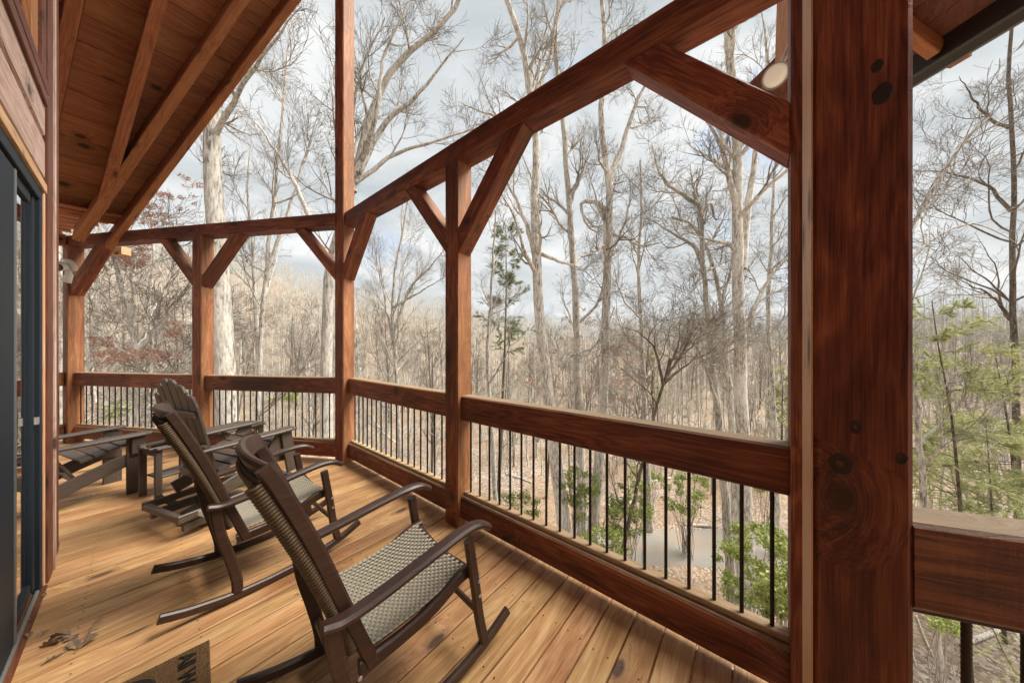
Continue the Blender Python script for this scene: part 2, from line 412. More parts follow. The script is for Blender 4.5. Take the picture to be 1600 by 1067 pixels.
M['needles'] = leafm('pine_needles', (.25, .29, .12), (.56, .56, .28), .35)
M['needles_dark'] = leafm('pine_needles_dark', (.08, .12, .04), (.22, .26, .09), .2)
M['leaf_brown'] = leafm('leaf_brown', (.34, .18, .13), (.58, .38, .30), .3)
# ------------------------------------------------------------ the deck and its timber frame
XI = 1.62                                   # inner face of the main post line
dW = V((-.4848, .8746, 0)); nW = V((.8746, .4848, 0))      # wing direction and outward normal
dE = V((.35, -.937, 0)); nE = V((.937, .35, 0))
P2C = V((1.653, 4.087, 0)); P1C = V((.565, 6.014, 0)); P0C = V((-.635, 8.20, 0))
CC = V((1.70, 1.96, 0)); DC = V((1.70, -.185, 0)); EC = V((1.224, -.20, 0))

deck = tag(thing('deck', None, None), kind='structure')
R = random.Random(3)
def xwing(y):   # outer edge of the deck (under the railings)
    if y > 4.05: return 1.80 + (y - 4.05) * dW.x / dW.y
    if y > -.15: return 1.80
    return 1.30 + (-.15 - y) * .373 + .1
pitch = .1429; k = 0; y = -2.2
while y < 8.5:
    y0, y1 = y + .0044, y + pitch - .0044
    xe = min(xwing(y0), xwing(y1)) + .02; 
    xs = -.372 if y < 3.96 else -2.9
    cutx = (xwing(y1) - xwing(y0)) / (y1 - y0) if y > 4.05 else 0
    L = xe - xs
    vs, fs = prism(L, y1 - y0, .036, .0035)
    M_ = Matrix.Translation((xs, (y0 + y1) / 2, -.018 + R.uniform(-.0008, .0008)))
    obj('plank', mesh('plank', vs, fs, M['deck']), deck, M_)
    y += pitch; k += 1
sv, sf = [], []
yy = -2.2
while yy < 8.3:
    for jx in np.arange(-.2, 1.75, .40):
        for q in (.035, .108):
            cx_, cy_ = jx + R.uniform(-.006, .006), yy + q + R.uniform(-.004, .004)
            if cx_ > xwing(cy_) - .05: continue
            b0_ = len(sv)
            for k_ in range(7): sv.append((cx_ + .0042 * math.cos(k_ * .8976), cy_ + .0042 * math.sin(k_ * .8976), .0016))
            sf.append(tuple(range(b0_, b0_ + 7)))
    yy += pitch
tag(obj('screw_heads', mesh('screw_heads', sv, sf, M['rebar']), deck), kind='stuff')
# joists and rim under the boards
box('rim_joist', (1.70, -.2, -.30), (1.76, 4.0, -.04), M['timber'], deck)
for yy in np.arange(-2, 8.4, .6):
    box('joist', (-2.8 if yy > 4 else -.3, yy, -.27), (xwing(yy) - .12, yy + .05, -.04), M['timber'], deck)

def post(name_label, c, rz, z1, braces=(), w=.16, d=.16, cat='post', z0=0.0, grp='timber posts along the deck edge'):
    t = thing('porch_post', name_label, cat, (c.x, c.y, 0), rz, grp)
    e1 = Matrix.Rotation(rz, 3, 'Z') @ V((0, 1, 0)); nn = Matrix.Rotation(rz, 3, 'Z') @ V((1, 0, 0))
    vs, fs = prism(z1 - z0, d, w, .009, None, max(2, int((z1 - z0) / .5)), .0006, R)
    # local x up the post, y outwards, z along
    Mx = Matrix((V((0, 0, 1)), nn, e1)).transposed()
    if Mx.determinant() < 0: Mx = Matrix((V((0, 0, 1)), nn, -e1)).transposed()
    m4 = Mx.to_4x4(); m4.translation = V((c.x, c.y, z0))
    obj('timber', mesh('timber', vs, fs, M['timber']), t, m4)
    for (p, e, n, reach, za, zb, v, hcut, bw) in braces:
        # polygon in the plane of e and z, extruded along n
        poly = [(0, za), (reach, zb), (reach - hcut, zb), (0, za + v)]
        # local frame: x along the brace, so that the grain follows it
        dx = V((reach, 0, zb - za)).normalized()
        xa = (e * dx.x + V((0, 0, dx.z))); ya = n; za_ = xa.cross(ya)
        m3 = Matrix((xa, ya, za_)).transposed(); m4 = m3.to_4x4(); m4.translation = p + V((0, 0, za))
        inv = m4.inverted(); vs = []
        for s in (-bw / 2, bw / 2):
            for (u, zz) in poly: vs.append(inv @ (p + e * u + n * s + V((0, 0, zz))))
        fs = [(0, 1, 2, 3), (7, 6, 5, 4)] + [(i, i + 4, (i + 1) % 4 + 4, (i + 1) % 4) for i in range(4)]
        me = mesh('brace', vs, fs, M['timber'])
        bm = bmesh.new(); bm.from_mesh(me); bmesh.ops.bevel(bm, geom=list(bm.edges), offset=.007, segments=1, affect='EDGES')
        bmesh.ops.recalc_face_normals(bm, faces=bm.faces); bm.to_mesh(me); bm.free()
        obj('brace', me, t, m4)
    return t
Yp = V((0, 1, 0)); Xp = V((1, 0, 0))
BZ = 2.985; BT = 3.148                       # beam bottom and top
h = .08
r145 = rad(14.5)
post('red-brown square post in the middle of the rail, brace rising on each side', CC, 0, BZ,
     [(CC + V((-.005, -h, 0)), -Yp, Xp, .66, 2.23, BZ, .21, .17, .135), (CC + V((-.005, h, 0)), Yp, Xp, .62, 2.26, BZ, .19, .16, .135)])
eR = -Yp; e2 = V((.25, -.968, 0))
post('tallest post, at the corner where the railing bends, running up past the beams', P2C, r145, 7.2,
     [(P2C + V((.02, -.082, 0)), -Yp, Xp, .60, 2.30, BZ, .20, .17, .135), (P2C + V((-.045, .075, 0)), dW, nW, .60, 2.30, BZ, .17, .15, .13)])
post('slimmer looking post behind the adirondack chairs, second from the far end of the porch', P1C, rad(29), BZ,
     [(P1C - dW * .08, -dW, nW, .62, 2.28, BZ, .17, .15, .13), (P1C + dW * .08, dW, nW, .62, 2.28, BZ, .17, .15, .13)])
post('far end post beside the black downspout and the security camera', P0C, rad(20), BZ + .02,
     [(P0C - dW * .08, -dW, nW, .66, 2.24, BZ, .20, .17, .14)])
post('dark post where the nearest railing panel ends, mostly hidden by the big near post', DC, 0, 7.2,
     [(DC + V((-.01, h, 0)), Yp, Xp, .655, 2.235, BZ, .21, .18, .135)])
E_ = post('biggest, nearest post with three black knots, filling the right side of the view', EC, 0, 7.2, (), w=.165, d=.20)
# the knots of the near post: dark plugs set a little proud of its face
def knot(pz, py, r, par):
    vs, fs = [], []; n = 20; x = EC.x - .10
    for (rr, dx) in ((r, .0005), (r * .85, -.0012), (r * .5, -.0006), (0.001, .0)):
        for k in range(n):
            a = 2 * math.pi * k / n; q = rr * (1 + .07 * math.sin(2 * a + r * 900) + .04 * math.sin(5 * a))
            vs.append((x + dx, py + q * math.cos(a), pz + q * 1.4 * math.sin(a)))
    for i in range(3):
        for k in range(n):
            k2 = (k + 1) % n; fs.append((i * n + k, i * n + k2, (i + 1) * n + k2, (i + 1) * n + k))
    fs.append(tuple(3 * n + k for k in range(n)))
    obj('knot', mesh('knot', vs, [tuple(reversed(f)) for f in fs], M['knot']), par)
w = NB('knot_wood'); kc = w.n('TexCoord'); w.set(Base_Color=w.ramp(w.noise(kc.outputs['Object'], 120, 3), [(.3, (.008, .004, .003)), (.7, (.03, .010, .006))]), Roughness=.5); M['knot'] = w.m
def on_E(px, py):
    d = RT * ((px - CX) / FPX) + FW; t = (EC.x - .10) / d.x
    return d.y * t, EYE + (HY - py) / FPX * t
for (px, py, r) in ((1337, 667, .0125), (1313, 725, .0225), (1409, 716, .0105), (1379, 146, .018), (1371, 103, .011)):
    yy, zz = on_E(px, py); knot(zz, yy, r, E_)

box('pale_face_strip', (EC.x - .098, EC.y + .0835, 0), (EC.x + .098, EC.y + .0875, 7.2), M['trim_light'], E_, c=.001)  # thin pale sheet added: the post's lit north face put into colour
# beams
def beam(label, a, b, z0, z1, w, mat, cat='beam', grp=None):
    t = tag(bar('porch_beam', a + V((0, 0, (z0 + z1) / 2)), b + V((0, 0, (z0 + z1) / 2)), w, z1 - z0, mat, c=.009, rough=.0006), label, cat, grp)
    return t
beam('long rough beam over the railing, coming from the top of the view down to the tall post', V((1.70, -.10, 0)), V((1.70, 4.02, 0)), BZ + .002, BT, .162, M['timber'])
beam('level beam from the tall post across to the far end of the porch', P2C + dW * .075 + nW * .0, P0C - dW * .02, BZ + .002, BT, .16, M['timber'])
beam('short pale beam running from the far end post towards the house', P0C + V((-.06, -.01, 0)), P0C + V((-2.3, .05, 0)), BZ + .01, BT + .01, .15, M['rafter'])

# railings
def rebar_mesh(L, r, near):
    vs, fs = [], []; n = 8 if near else 6
    if near: zs = []; z = 0; step = .013
    if near:
        m = int(L / step)
        for i in range(m + 1):
            for q, f in ((0, 1.0), (.35, 1.0), (.5, 1.08), (.7, 1.08)):
                zs.append(((i + q) * step, f))
        zs = [(z, f) for z, f in zs if z < L] + [(L, 1.0)]
    else: zs = [(0, 1), (L, 1)]
    for (z, f) in zs:
        for k in range(n):
            a = 2 * math.pi * k / n; vs.append((r * f * math.cos(a), r * f * math.sin(a), z + (.35 * .013 * math.sin(a) if near and 0 < z < L else 0)))
    for i in range(len(zs) - 1):
        for k in range(n):
            k2 = (k + 1) % n; fs.append((i * n + k, i * n + k2, (i + 1) * n + k2, (i + 1) * n + k))
    return mesh('baluster', vs, fs, M['rebar'], True)
RZ0, RZ1 = .868, 1.070; LZ0, LZ1 = .062, .248; SZ = .277
mb_near = rebar_mesh(RZ0 - SZ + .004, .0080, True); mb_far = rebar_mesh(RZ0 - SZ + .004, .0078, False)
def railing(label, a, b, e, n, count, near=True, ends=(0, 0), strip_top=False, first=.5):
    """a, b: inner face line; e direction; n outward"""
    t = thing('railing', label, 'railing', (a + b) / 2, 0, 'railing panels of the deck')
    def seg(nm, off, z0, z1, w, mat, c=.008, rough=.0006):
        o = n * (off + w / 2) + V((0, 0, (z0 + z1) / 2))
        return bar(nm, a + o, b + o, w, z1 - z0, mat, t, c=c, rough=rough)
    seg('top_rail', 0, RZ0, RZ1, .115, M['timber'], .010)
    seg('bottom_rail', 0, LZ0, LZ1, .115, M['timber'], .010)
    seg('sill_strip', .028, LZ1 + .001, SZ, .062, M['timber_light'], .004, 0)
    if strip_top: seg('metal_channel', .03, RZ0 - .022, RZ0 - .001, .05, M['rebar'], .002, 0)
    L = (b - a).length
    for i in range(count):
        s = L * (i + first) / (count - 1 + 2 * first)
        p = a + e * s + n * .059 + V((0, 0, SZ - .002))
        obj('baluster', mb_near if near else mb_far, t, Matrix.Translation(p) @ Matrix.Rotation(R.uniform(0, 6), 4, 'Z'))
    return t
X0 = 1.660
railing('nearest long railing panel, from the middle post to the big near post', V((X0, -.104, 0)), V((X0, 1.879, 0)), Yp, Xp, 19)
railing('railing panel between the middle post and the tall corner post', V((X0, 2.041, 0)), V((X0, 4.0, 0)), Yp, Xp, 18)
w1 = V((1.655, 4.10, 0)); 
a1 = P2C + dW * .08 + nW * -.042; b1 = P1C - dW * .082 + nW * -.042
railing('railing panel between the tall post and the next post to the left', a1, b1, dW, nW, 20, False)
a2 = P1C + dW * .082 + nW * -.042; b2 = P0C - dW * .078 + nW * -.035
railing('far railing panel ending at the post with the downspout', a2, b2, dW, nW, 20, False)
railing('short far railing panel left of the end post', P0C + V((-.08, -.04, 0)), P0C + V((-2.2, -.04, 0)), -Xp, Yp, 20, False)
aE = V((1.128, -.284, 0))
railing('closest railing panel at the lower right edge, right of the big near post', aE, aE + dE * 1.6, dE, nE, 15, True, strip_top=True, first=1.35)

# ------------------------------------------------------------ porch roof
roof = thing('porch_roof', 'sloping porch roof with knotty plank ceiling and exposed rafters at upper left', 'roof', (0, 6, 4))
MS = 1.076; zc = 3.09 + MS * 7.15
def roofz(y, off=0): return zc - MS * y + off
def rafter(nm, a, b, w, h, mat, ext=(0, 0)):
    a = V((a[0], a[1], roofz(a[1]))); b = V((b[0], b[1], roofz(b[1])))
    d = (b - a).normalized(); a = a - d * ext[0]; b = b + d * ext[1]
    hz = V((d.x, d.y, 0)).normalized(); pn = V((0, MS, 1)).normalized()
    M_ = axis_matrix(a, b, pn)
    up = M_.to_3x3().col[2]
    return bar(nm, a + up * h / 2, b + up * h / 2, w, h, mat, roof, up=pn, c=.006, rough=.0006)
rafter('rafter', (1.26, 4.56), (-.17, 7.15), .075, .36, M['rafter'], (3.0, .30))
rafter('rafter', (.77, 4.82), (-.50, 7.24), .10, .36, M['rafter'], (2.6, .10))
rafter('rafter', (.15, 5.10), (-.28, 6.78), .10, .36, M['rafter'], (3.4, .2))
rafter('rafter', (-.41, 5.38), (-.66, 6.35), .10, .36, M['rafter'], (3.4, .9))
rafter('rafter', (-.95, 5.38), (-1.20, 6.35), .10, .36, M['rafter'], (3.4, 1.0))
pn = V((0, MS, 1)).normalized(); dn = V((0, -1, MS)).normalized()       # up the slope
s = 0.0; y = 7.2; pw = .19
while y > 2.1:
    y2 = y - pw
    xr = 1.255 + (4.56 - (y + y2) / 2) * .551
    xs = -2.9
    zmid = roofz((y + y2) / 2); off = .36 + .012
    c = V((0, (y + y2) / 2, zmid)) + pn * off
    w_ = (V((0, y2, roofz(y2))) - V((0, y, roofz(y)))).length - .004
    a = V((xs, c.y, c.z)); b = V((max(xr, xs + .2), c.y, c.z))
    bar('plank', b, a, w_, .022, M['ceiling'], roof, up=pn, c=.003)
    y = y2
for i in range(8):      # level soffit boards between the roof foot and the end beam
    y0 = 7.2 + i * .165
    box('soffit_plank', (-2.9, y0 + .002, 3.36 - i * .02), (max(-1.0, .0 - (y0 - 7.0) * .554), y0 + .163, 3.382 - i * .02), M['ceiling'], roof)
# roof deck above the planks
def quad_sheet(name, P, t, mat, parent, nrm):
    vs = [V(p) for p in P] + [V(p) + nrm * t for p in P]
    n = len(P); fs = [tuple(range(n - 1, -1, -1)), tuple(range(n, 2 * n))] + [(i, (i + 1) % n, (i + 1) % n + n, i + n) for i in range(n)]
    me = mesh(name, vs, fs, mat); bm = bmesh.new(); bm.from_mesh(me); bmesh.ops.recalc_face_normals(bm, faces=bm.faces); bm.to_mesh(me); bm.free()
    return obj(name, me, parent)
w = NB('shingle_dark'); w.set(Base_Color=w.ramp(w.noise(w.coord(), 8, 5), [(.3, (.05, .045, .04)), (.7, (.12, .11, .10))]), Roughness=.95); M['shingle'] = w.m
def rp(x, y): return V((x, y, roofz(y))) + pn * .386
quad_sheet('roof_deck', [rp(-2.95, 7.18), rp(-.18, 7.18), rp(2.75, 2.05), rp(-2.95, 2.05)], .05, M['shingle'], roof, pn)
# mirrored slope of the gable, over the near part of the deck (unseen, kept to shade the posts' inner faces)
sn = V((0, -MS, 1)).normalized(); zr = rp(0, 2.05).z
def rs(x, y): return V((x, y, zr - MS * (2.05 - y)))
quad_sheet('roof_deck', [rs(-2.95, 2.04), rs(2.75, 2.04), rs(.6, -2.9), rs(-2.95, -2.9)], .05, M['ceiling'], roof, sn)
blk = P0C + dW * -.55 + nW * .22
box('rafter_tail', (0, 0, 0), (.11, .28, .12), M['trim_light'], roof, frame=Matrix.Translation(V((blk.x, blk.y, 2.93))) @ Matrix.Rotation(rad(29), 4, 'Z'))

M['gutter_rib'] = plain('gutter_rib', (.14, .12, .10), .35, .4, .1, 30)
# ------------------------------------------------------------ eave with gutter at the upper right
A_ = at(1426, 118, 2.4); B_ = at(1600, 9, 1.906); A_.z = B_.z = (A_.z + B_.z) / 2
gd = (B_ - A_).normalized(); go = V((gd.y, -gd.x, 0))
if go.dot(Xp) < 0: go = -go
eave = thing('eave', 'dark eave with ribbed brown gutter and pale rafters at the upper right corner', 'eave', A_)
ga = A_ - gd * .75; gb = B_ + gd * 2.0
def strip(nm, prof, mat):
    vs, fs = [], []
    for q in (ga, gb):
        for (o, z) in prof: vs.append(q + go * o + V((0, 0, z)))
    n = len(prof)
    for k in range(n): fs.append((k, (k + 1) % n, (k + 1) % n + n, k + n))
    fs.append(tuple(range(n))); fs.append(tuple(range(2 * n - 1, n - 1, -1)))
    me = mesh(nm, vs, fs, mat); bm = bmesh.new(); bm.from_mesh(me); bmesh.ops.recalc_face_normals(bm, faces=bm.faces); bm.to_mesh(me); bm.free()
    return obj(nm, me, eave)
strip('gutter', [(0, 0), (.125, -.012), (.12, .012), (.14, .06), (.15, .13), (0, .13)], M['gutter'])
for i in range(5): strip('gutter_rib', [(.128 + i * .012, -.013 + i * .006), (.137 + i * .012, -.016 + i * .006), (.139 + i * .012, -.004 + i * .006), (.130 + i * .012, .0 + i * .006)], M['panel_edge' if i == 0 else 'gutter_rib'])
strip('drip_edge', [(-.003, .0), (-.003, -.012), (.012, -.012), (.012, -.002), (.002, -.002)], M['panel_edge'])
strip('fascia_board', [(-.032, -.02), (-.004, -.02), (-.004, .17), (-.032, .17)], M['gutter'])
for i in range(5):
    o0 = -.04 - i * .135
    strip('soffit_plank', [(o0, .10 - o0 * .55), (o0 - .131, .10 - (o0 - .131) * .55), (o0 - .131, .122 - (o0 - .131) * .55), (o0, .122 - o0 * .55)], M['trim_red'])
for s_, L_ in ((.12, .62), (.62, .62)):
    q = A_ + gd * s_ * 1.2
    bar('rafter', q - go * .035 + V((0, 0, .055)), q - go * L_ + V((0, 0, .055 + .55 * (L_ - .035))), .07, .11, M['rafter'], eave)
tq = at(1490, 84, 2.55)
box('rafter_tail', (-.06, -.05, -.07), (.06, .07, .05), M['rafter'], eave, frame=Matrix.Translation(tq) @ Matrix.Rotation(math.atan2(gd.y, gd.x), 4, 'Z'))

# ------------------------------------------------------------ house wall with the glass door
HX = -.376
house = thing('house', 'timber house wall with pale horizontal boards above the dark glass door, at the left edge', 'house', (-3, 0, 0))
w = NB('wall_core'); w.set(Base_Color=(.10, .05, .035), Roughness=.8); M['core'] = w.m
DY0, DY1, DZ = .6, 3.56, 2.40
box('wall', (-6.0, 3.62, 0), (HX - .04, 3.93, 5.6), M['core'], house)
box('wall', (-6.0, -4, DZ + .06), (HX - .04, 3.618, 5.6), M['core'], house)
box('wall', (-6.0, -4, 0), (HX - .04, DY0 - .06, DZ + .058), M['core'], house)
# siding boards: above the door and beside it
zb = DZ + .085
i = 0
while zb < 5.0:
    hgt = .262
    y1 = 3.40 
    if i == 2: y1 = 3.40
    if zb + hgt < 3.03 or zb > 4.3:
        box('siding_board', (HX - .038, -1.0, zb + .010), (HX + .012, y1, zb + hgt - .010), M['siding'], house, c=.016)
    else:
        box('siding_board', (HX - .038, -1.0, zb + .010), (HX + .012, 1.55, zb + hgt - .010), M['siding'], house, c=.016)
    zb += hgt; i += 1
box('corner_board', (HX - .10, 3.44, -.02), (HX + .020, 3.60, 5.6), M['trim_red'], house)
box('corner_board', (HX - .16, 3.606, -.02), (HX + .030, 3.63, 5.6), M['siding'], house)
box('corner_board', (HX - .3, 3.632, -.02), (HX + .010, 3.93, 5.6), M['trim_red'], house)
# upper window
win = box('window_frame', (HX - .03, 1.6, 3.0), (HX + .03, 3.36, 3.07), M['trim_red'], house)
box('window_sill', (HX + .004, 1.6, 2.94), (HX + .026, 3.385, 2.998), M['trim_red'], win)
box('sill_edge', (HX + .004, 1.6, 2.9985), (HX + .028, 3.385, 3.008), M['siding'], win)
box('window_stile', (HX - .02, 3.25, 3.072), (HX + .022, 3.35, 4.3), M['trim_red'], win)
box('window_stile', (HX - .03, 3.10, 3.072), (HX + .006, 3.247, 4.3), M['rafter'], win)
box('window_pane', (HX - .06, 1.6, 3.07), (HX - .045, 3.12, 4.3), M['glass'], win)
# sliding door
door = thing('sliding_door', 'dark framed sliding glass door standing in the pale boarded wall', 'door', (HX, 2.5, 0))
box('head_trim', (HX - .02, .4, DZ + .022), (HX + .016, 3.435, DZ + .078), M['trim_light'], door)
box('side_trim', (HX - .02, 3.405, -.01), (HX + .010, 3.436, DZ + .02), M['trim_light'], door)
box('frame', (HX - .12, .5, DZ - .045), (HX + .004, 3.40, DZ + .020), M['dark_frame'], door)
box('frame', (HX - .12, 3.33, .0), (HX + .004, 3.40, DZ - .047), M['dark_frame'], door)
for o, w_, z_ in ((-.115, .02, .045), (-.075, .03, .022), (-.038, .014, .034), (-.012, .014, .026)):
    box('track', (HX + o, .5, .0), (HX + o + w_, 3.328, z_), M['alu'], door)
box('sill', (HX - .12, .5, -.004), (HX + .022, 3.40, .010), M['trim_red'], door)
pnl = box('door_panel', (HX - .044, 3.26, .05), (HX - .012, 3.325, DZ - .05), M['dark_frame'], door)
box('pane', (HX - .032, 2.832, .12), (HX - .026, 3.258, DZ - .11), M['glass'], pnl)
box('rail', (HX - .042, 2.832, DZ - .108), (HX - .014, 3.218, DZ - .05), M['dark_frame'], pnl)
box('rail', (HX - .042, 2.832, .046), (HX - .014, 3.218, .118), M['dark_frame'], pnl)
box('latch', (HX - .0115, 3.265, 1.02), (HX + .006, 3.30, 1.06), M['steel'], pnl)
leafp = box('door_panel', (HX - .05, 1.9, .03), (HX - .006, 2.80, DZ - .06), M['dark_frame'], door)
box('edge_strip', (HX - .052, 2.802, .03), (HX - .002, 2.83, DZ - .06), M['panel_edge'], leafp)
# black downspout, security camera, floodlights
dx = P0C + V((-.16, -.10, 0))
ds = tag(tube('downspout', [dx + V((-1.3, .1, 2.80)), dx + V((-.35, .02, 2.62)), dx + V((-.10, 0, 2.48)), dx + V((-.02, 0, 2.33)), dx + V((0, 0, 2.1)), dx + V((0, 0, .02))], .03, M['gutter'], n=10),
         'black downspout bending down beside the far end post', 'downspout')
cm = thing('security_camera', 'small white security camera with a black face under the far beam', 'camera', (0, 0, 0))
cb = at(106, 415, 4.35)
ax = (at(88, 417, 4.25) - cb).normalized()
Mc = axis_matrix(cb, cb + ax)
def lx(name, prof, mat, par, Mx, n=20):
    return lathe(name, prof, mat, par, Mx @ Matrix.Rotation(rad(90), 4, 'Y'), n)
lx('mount', [(.03, -.06), (.085, -.045), (.09, -.01), (.05, .0)], M['white_plastic'], cm, Mc)
hb = lx('housing', [(.04, .02), (.062, .03), (.065, .15), (.055, .17)], M['white_plastic'], cm, Mc)
ff = at(92, 418, 4.18)
lathe('camera_lens', [(.045, 0), (.048, .012), (.03, .016)], M['black_plastic'], cm, Matrix.Translation(ff + (-FW) * .0) @ V((-FW.x, -FW.y, -.15)).to_track_quat('Z', 'Y').to_matrix().to_4x4() @ Matrix.Scale(1.4, 4, (1, 0, 0)), 18)
tube('bracket', [cb + V((0, 0, .0)), cb + V((.01, 0, -.14)), cb + V((-.02, 0, -.24))], lambda t: .02 + .035 * t, M['white_plastic'], cm)
def flood(label, p, aim, s=1.0):
    t = thing('floodlight', label, 'light', p)
    q = aim.normalized().to_track_quat('Z', 'Y').to_matrix().to_4x4(); q = Matrix.Translation(p) @ q @ Matrix.Scale(s, 4)
    lathe('lamp_shade', [(.018, -.13), (.024, -.10), (.028, -.06), (.045, -.03), (.062, .01), (.066, .04), (.063, .042), (.058, .012), (.03, -.02)], M['shade'], t, q, 28)
    lathe('bulb', [(.03, -.02), (.054, .012), (.058, .030), (.045, .042), (.02, .048)], M['lens'], t, q, 28)
    return t, q
M['shade'] = plain('shade_bronze', (.45, .42, .36), .35, .1, .1, 30)
fp = at(1212, 118, 1.75)
fl, q = flood('round floodlight with a cream bulb behind the near brace, beside the big post', fp, (-RT * .55 - FW * .55 + V((0, 0, -.62))), .95)
tube('lamp_arm', [fp - (-RT * .55 - FW * .55 + V((0, 0, -.62))).normalized() * .17, fp + RT * .06 + V((0, 0, .12)), fp + RT * .10 + V((0, 0, .22))], .014, M['shade'], fl)
flood('small white floodlight under the beam at the far end of the porch', at(172, 423, 4.55), RT * .6 + V((0, 0, -.7)), .8)
ot = thing('outrigger', 'narrow pale and red timber hanging above the floodlight beside the big post', 'timber', at(1230, 50, 1.9))
bar('timber', at(1233, 92, 1.90), at(1237, -90, 1.90), .055, .10, M['rafter'], ot, up=FW, c=.004)
bar('pale_face_strip', at(1223, 96, 1.88), at(1229, -90, 1.88), .018, .10, M['trim_light'], ot, up=FW, c=.003)
# ------------------------------------------------------------ rocking chairs
def strands(name, rows, cols, f, mat, parent, M_, du, dv, r, two=True):
    """woven cords: short humps laid in a staggered pattern over the sheet f(u, v) -> (point, normal, along, across)"""
    vs, qs = [], []
    for i in range(rows):
        for j in range(cols):
            u = (i + .5 + (.5 if j % 2 else 0)) / (rows + .5); v = (j + .5) / cols
            if u > .995: continue
            p, nrm, a, b = f(u, v)
            base = len(vs); L = du * .62; prof = ((-1, -.35, .55), (-.45, .55, 1), (.45, .55, 1), (1, -.35, .55))
            for (t, hgt, wd) in prof:
                c = p + a * (t * L) + nrm * (hgt * r)
                vs += [c - b * (dv * .46 * wd) - nrm * r * .5, c - b * (dv * .2 * wd) + nrm * r * .35, c + b * (dv * .2 * wd) + nrm * r * .35, c + b * (dv * .46 * wd) - nrm * r * .5]
            for s in range(3):
                for q in range(3):
                    k = base + s * 4 + q; qs.append((k, k + 1, k + 5, k + 4))
    me = mesh_np(name, np.array([tuple(v) for v in vs]), np.array(qs), mat, True)
    bm = bmesh.new(); bm.from_mesh(me); bmesh.ops.recalc_face_normals(bm, faces=bm.faces); bm.to_mesh(me); bm.free()
    return tag(obj(name, me, parent, M_), kind='stuff')
def make_rocker():
    t = thing('rocking_chair', '', 'chair', (0, 0, 0))
    I = Matrix()
    hw = .275
    for s in (-1, 1):
        y = s * hw
        def off(P, dy=0): return [(x, y + dy, z) for (x, z) in P]
        sweep_obj('runner', off([(-.50, .100), (-.38, .064), (-.2, .034), (0, .026), (.2, .042), (.38, .085), (.50, .135)]), .030, .046, M['chair'], t, I, n=5, c=.008)
        sweep_obj('leg', off([(-.295, .575), (-.275, .43), (-.235, .27), (-.205, .13), (-.20, .045)]), .030, .050, M['chair'], t, I, n=5, c=.008)
        sweep_obj('leg', off([(.255, .60), (.275, .48), (.295, .36), (.315, .22), (.345, .085)]), .030, .046, M['chair'], t, I, n=5, c=.008)
        sweep_obj('arm', [(-.325, y + s * .010, .590), (-.26, y + s * .010, .578), (-.14, y + s * .01, .592), (.06, y + s * .006, .628), (.22, y, .652), (.31, y, .648), (.372, y, .614)], .058, .030, M['chair'], t, I, n=6, c=.010,
                  wfun=lambda q, w, tt: (w * (.82 + .25 * math.sin(q * math.pi)) , tt))
        sweep_obj('seat_rail', off([(-.20, .34), (-.05, .345), (.10, .375), (.22, .425), (.30, .435)], -s * .035), .030, .055, M['chair'], t, I, n=4, c=.007)
        sweep_obj('back_post', off([(-.155, .33), (-.235, .55), (-.33, .82), (-.425, 1.05), (-.462, 1.125)], -s * .030), .028, .047, M['chair'], t, I, n=5, c=.008)
        for (x, z) in ((-.215, .355), (.300, .40), (.305, .33)):
            lathe('bolt', [(.008, 0), (.007, .004), (.003, .005)], M['steel'], t, Matrix.Translation((x, y + s * .019, z)) @ Matrix.Rotation(rad(-90 * s), 4, 'X'), 8, False)
    b = lambda n_, P, w_, t_: sweep_obj(n_, P, w_, t_, M['chair'], t, I, side=V((1, 0, 0)), n=6, c=.008)
    # crest rail, curved backwards; the lower back rail; seat front and rear rails
    sweep_obj('crest_rail', [(-.434, .238, 1.085), (-.474, .13, 1.098), (-.488, 0, 1.102), (-.474, -.13, 1.098), (-.434, -.238, 1.085)], .078, .026, M['chair'], t, I, side=V((-.38, 0, .925)), n=6, c=.010)
    sweep_obj('back_rail', [(-.19, .24, .43), (-.21, 0, .425), (-.19, -.24, .43)], .05, .022, M['chair'], t, I, side=V((-.36, 0, .93)), n=6)
    sweep_obj('seat_front_rail', [(.285, .26, .425), (.275, 0, .405), (.285, -.26, .425)], .05, .026, M['chair'], t, I, side=V((0, 0, 1)), n=6)
    sweep_obj('stretcher', [(.335, .27, .21), (.335, -.27, .21)], .022, .03, M['chair'], t, I, side=V((1, 0, 0)), n=1)
    sweep_obj('stretcher', [(-.22, .27, .20), (-.22, -.27, .20)], .022, .03, M['chair'], t, I, side=V((1, 0, 0)), n=1)
    # woven seat
    def seat(u, v):
        x = -.165 + .43 * u; z = .368 + .075 * u * u + .035 * (v - .5) ** 2 * 4 * .35 + .004; y = (v - .5) * .475
        z += -.02 * math.sin(v * math.pi) * math.sin(u * math.pi)
        a = V((.43, 0, .15 * u)).normalized(); return V((x, y, z)), V((-a.z, 0, a.x)), a, V((0, 1, 0))
    cu = .43 / 22
    pv = [seat(u / 12, v / 10)[0] - V((0, 0, .006)) for u in range(13) for v in range(11)]
    fs = [(i * 11 + j, i * 11 + j + 1, (i + 1) * 11 + j + 1, (i + 1) * 11 + j) for i in range(12) for j in range(10)]
    obj('seat', mesh('seat', pv, fs, M['seat_dark'], True), t, I)
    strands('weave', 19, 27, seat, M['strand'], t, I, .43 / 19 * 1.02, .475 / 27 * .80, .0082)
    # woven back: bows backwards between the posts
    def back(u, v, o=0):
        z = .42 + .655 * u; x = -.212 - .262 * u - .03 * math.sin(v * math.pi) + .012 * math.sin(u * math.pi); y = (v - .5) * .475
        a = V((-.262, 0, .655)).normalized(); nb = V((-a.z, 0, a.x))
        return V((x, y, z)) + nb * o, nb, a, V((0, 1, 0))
    pv = [back(u / 12, v / 10)[0] for u in range(13) for v in range(11)]
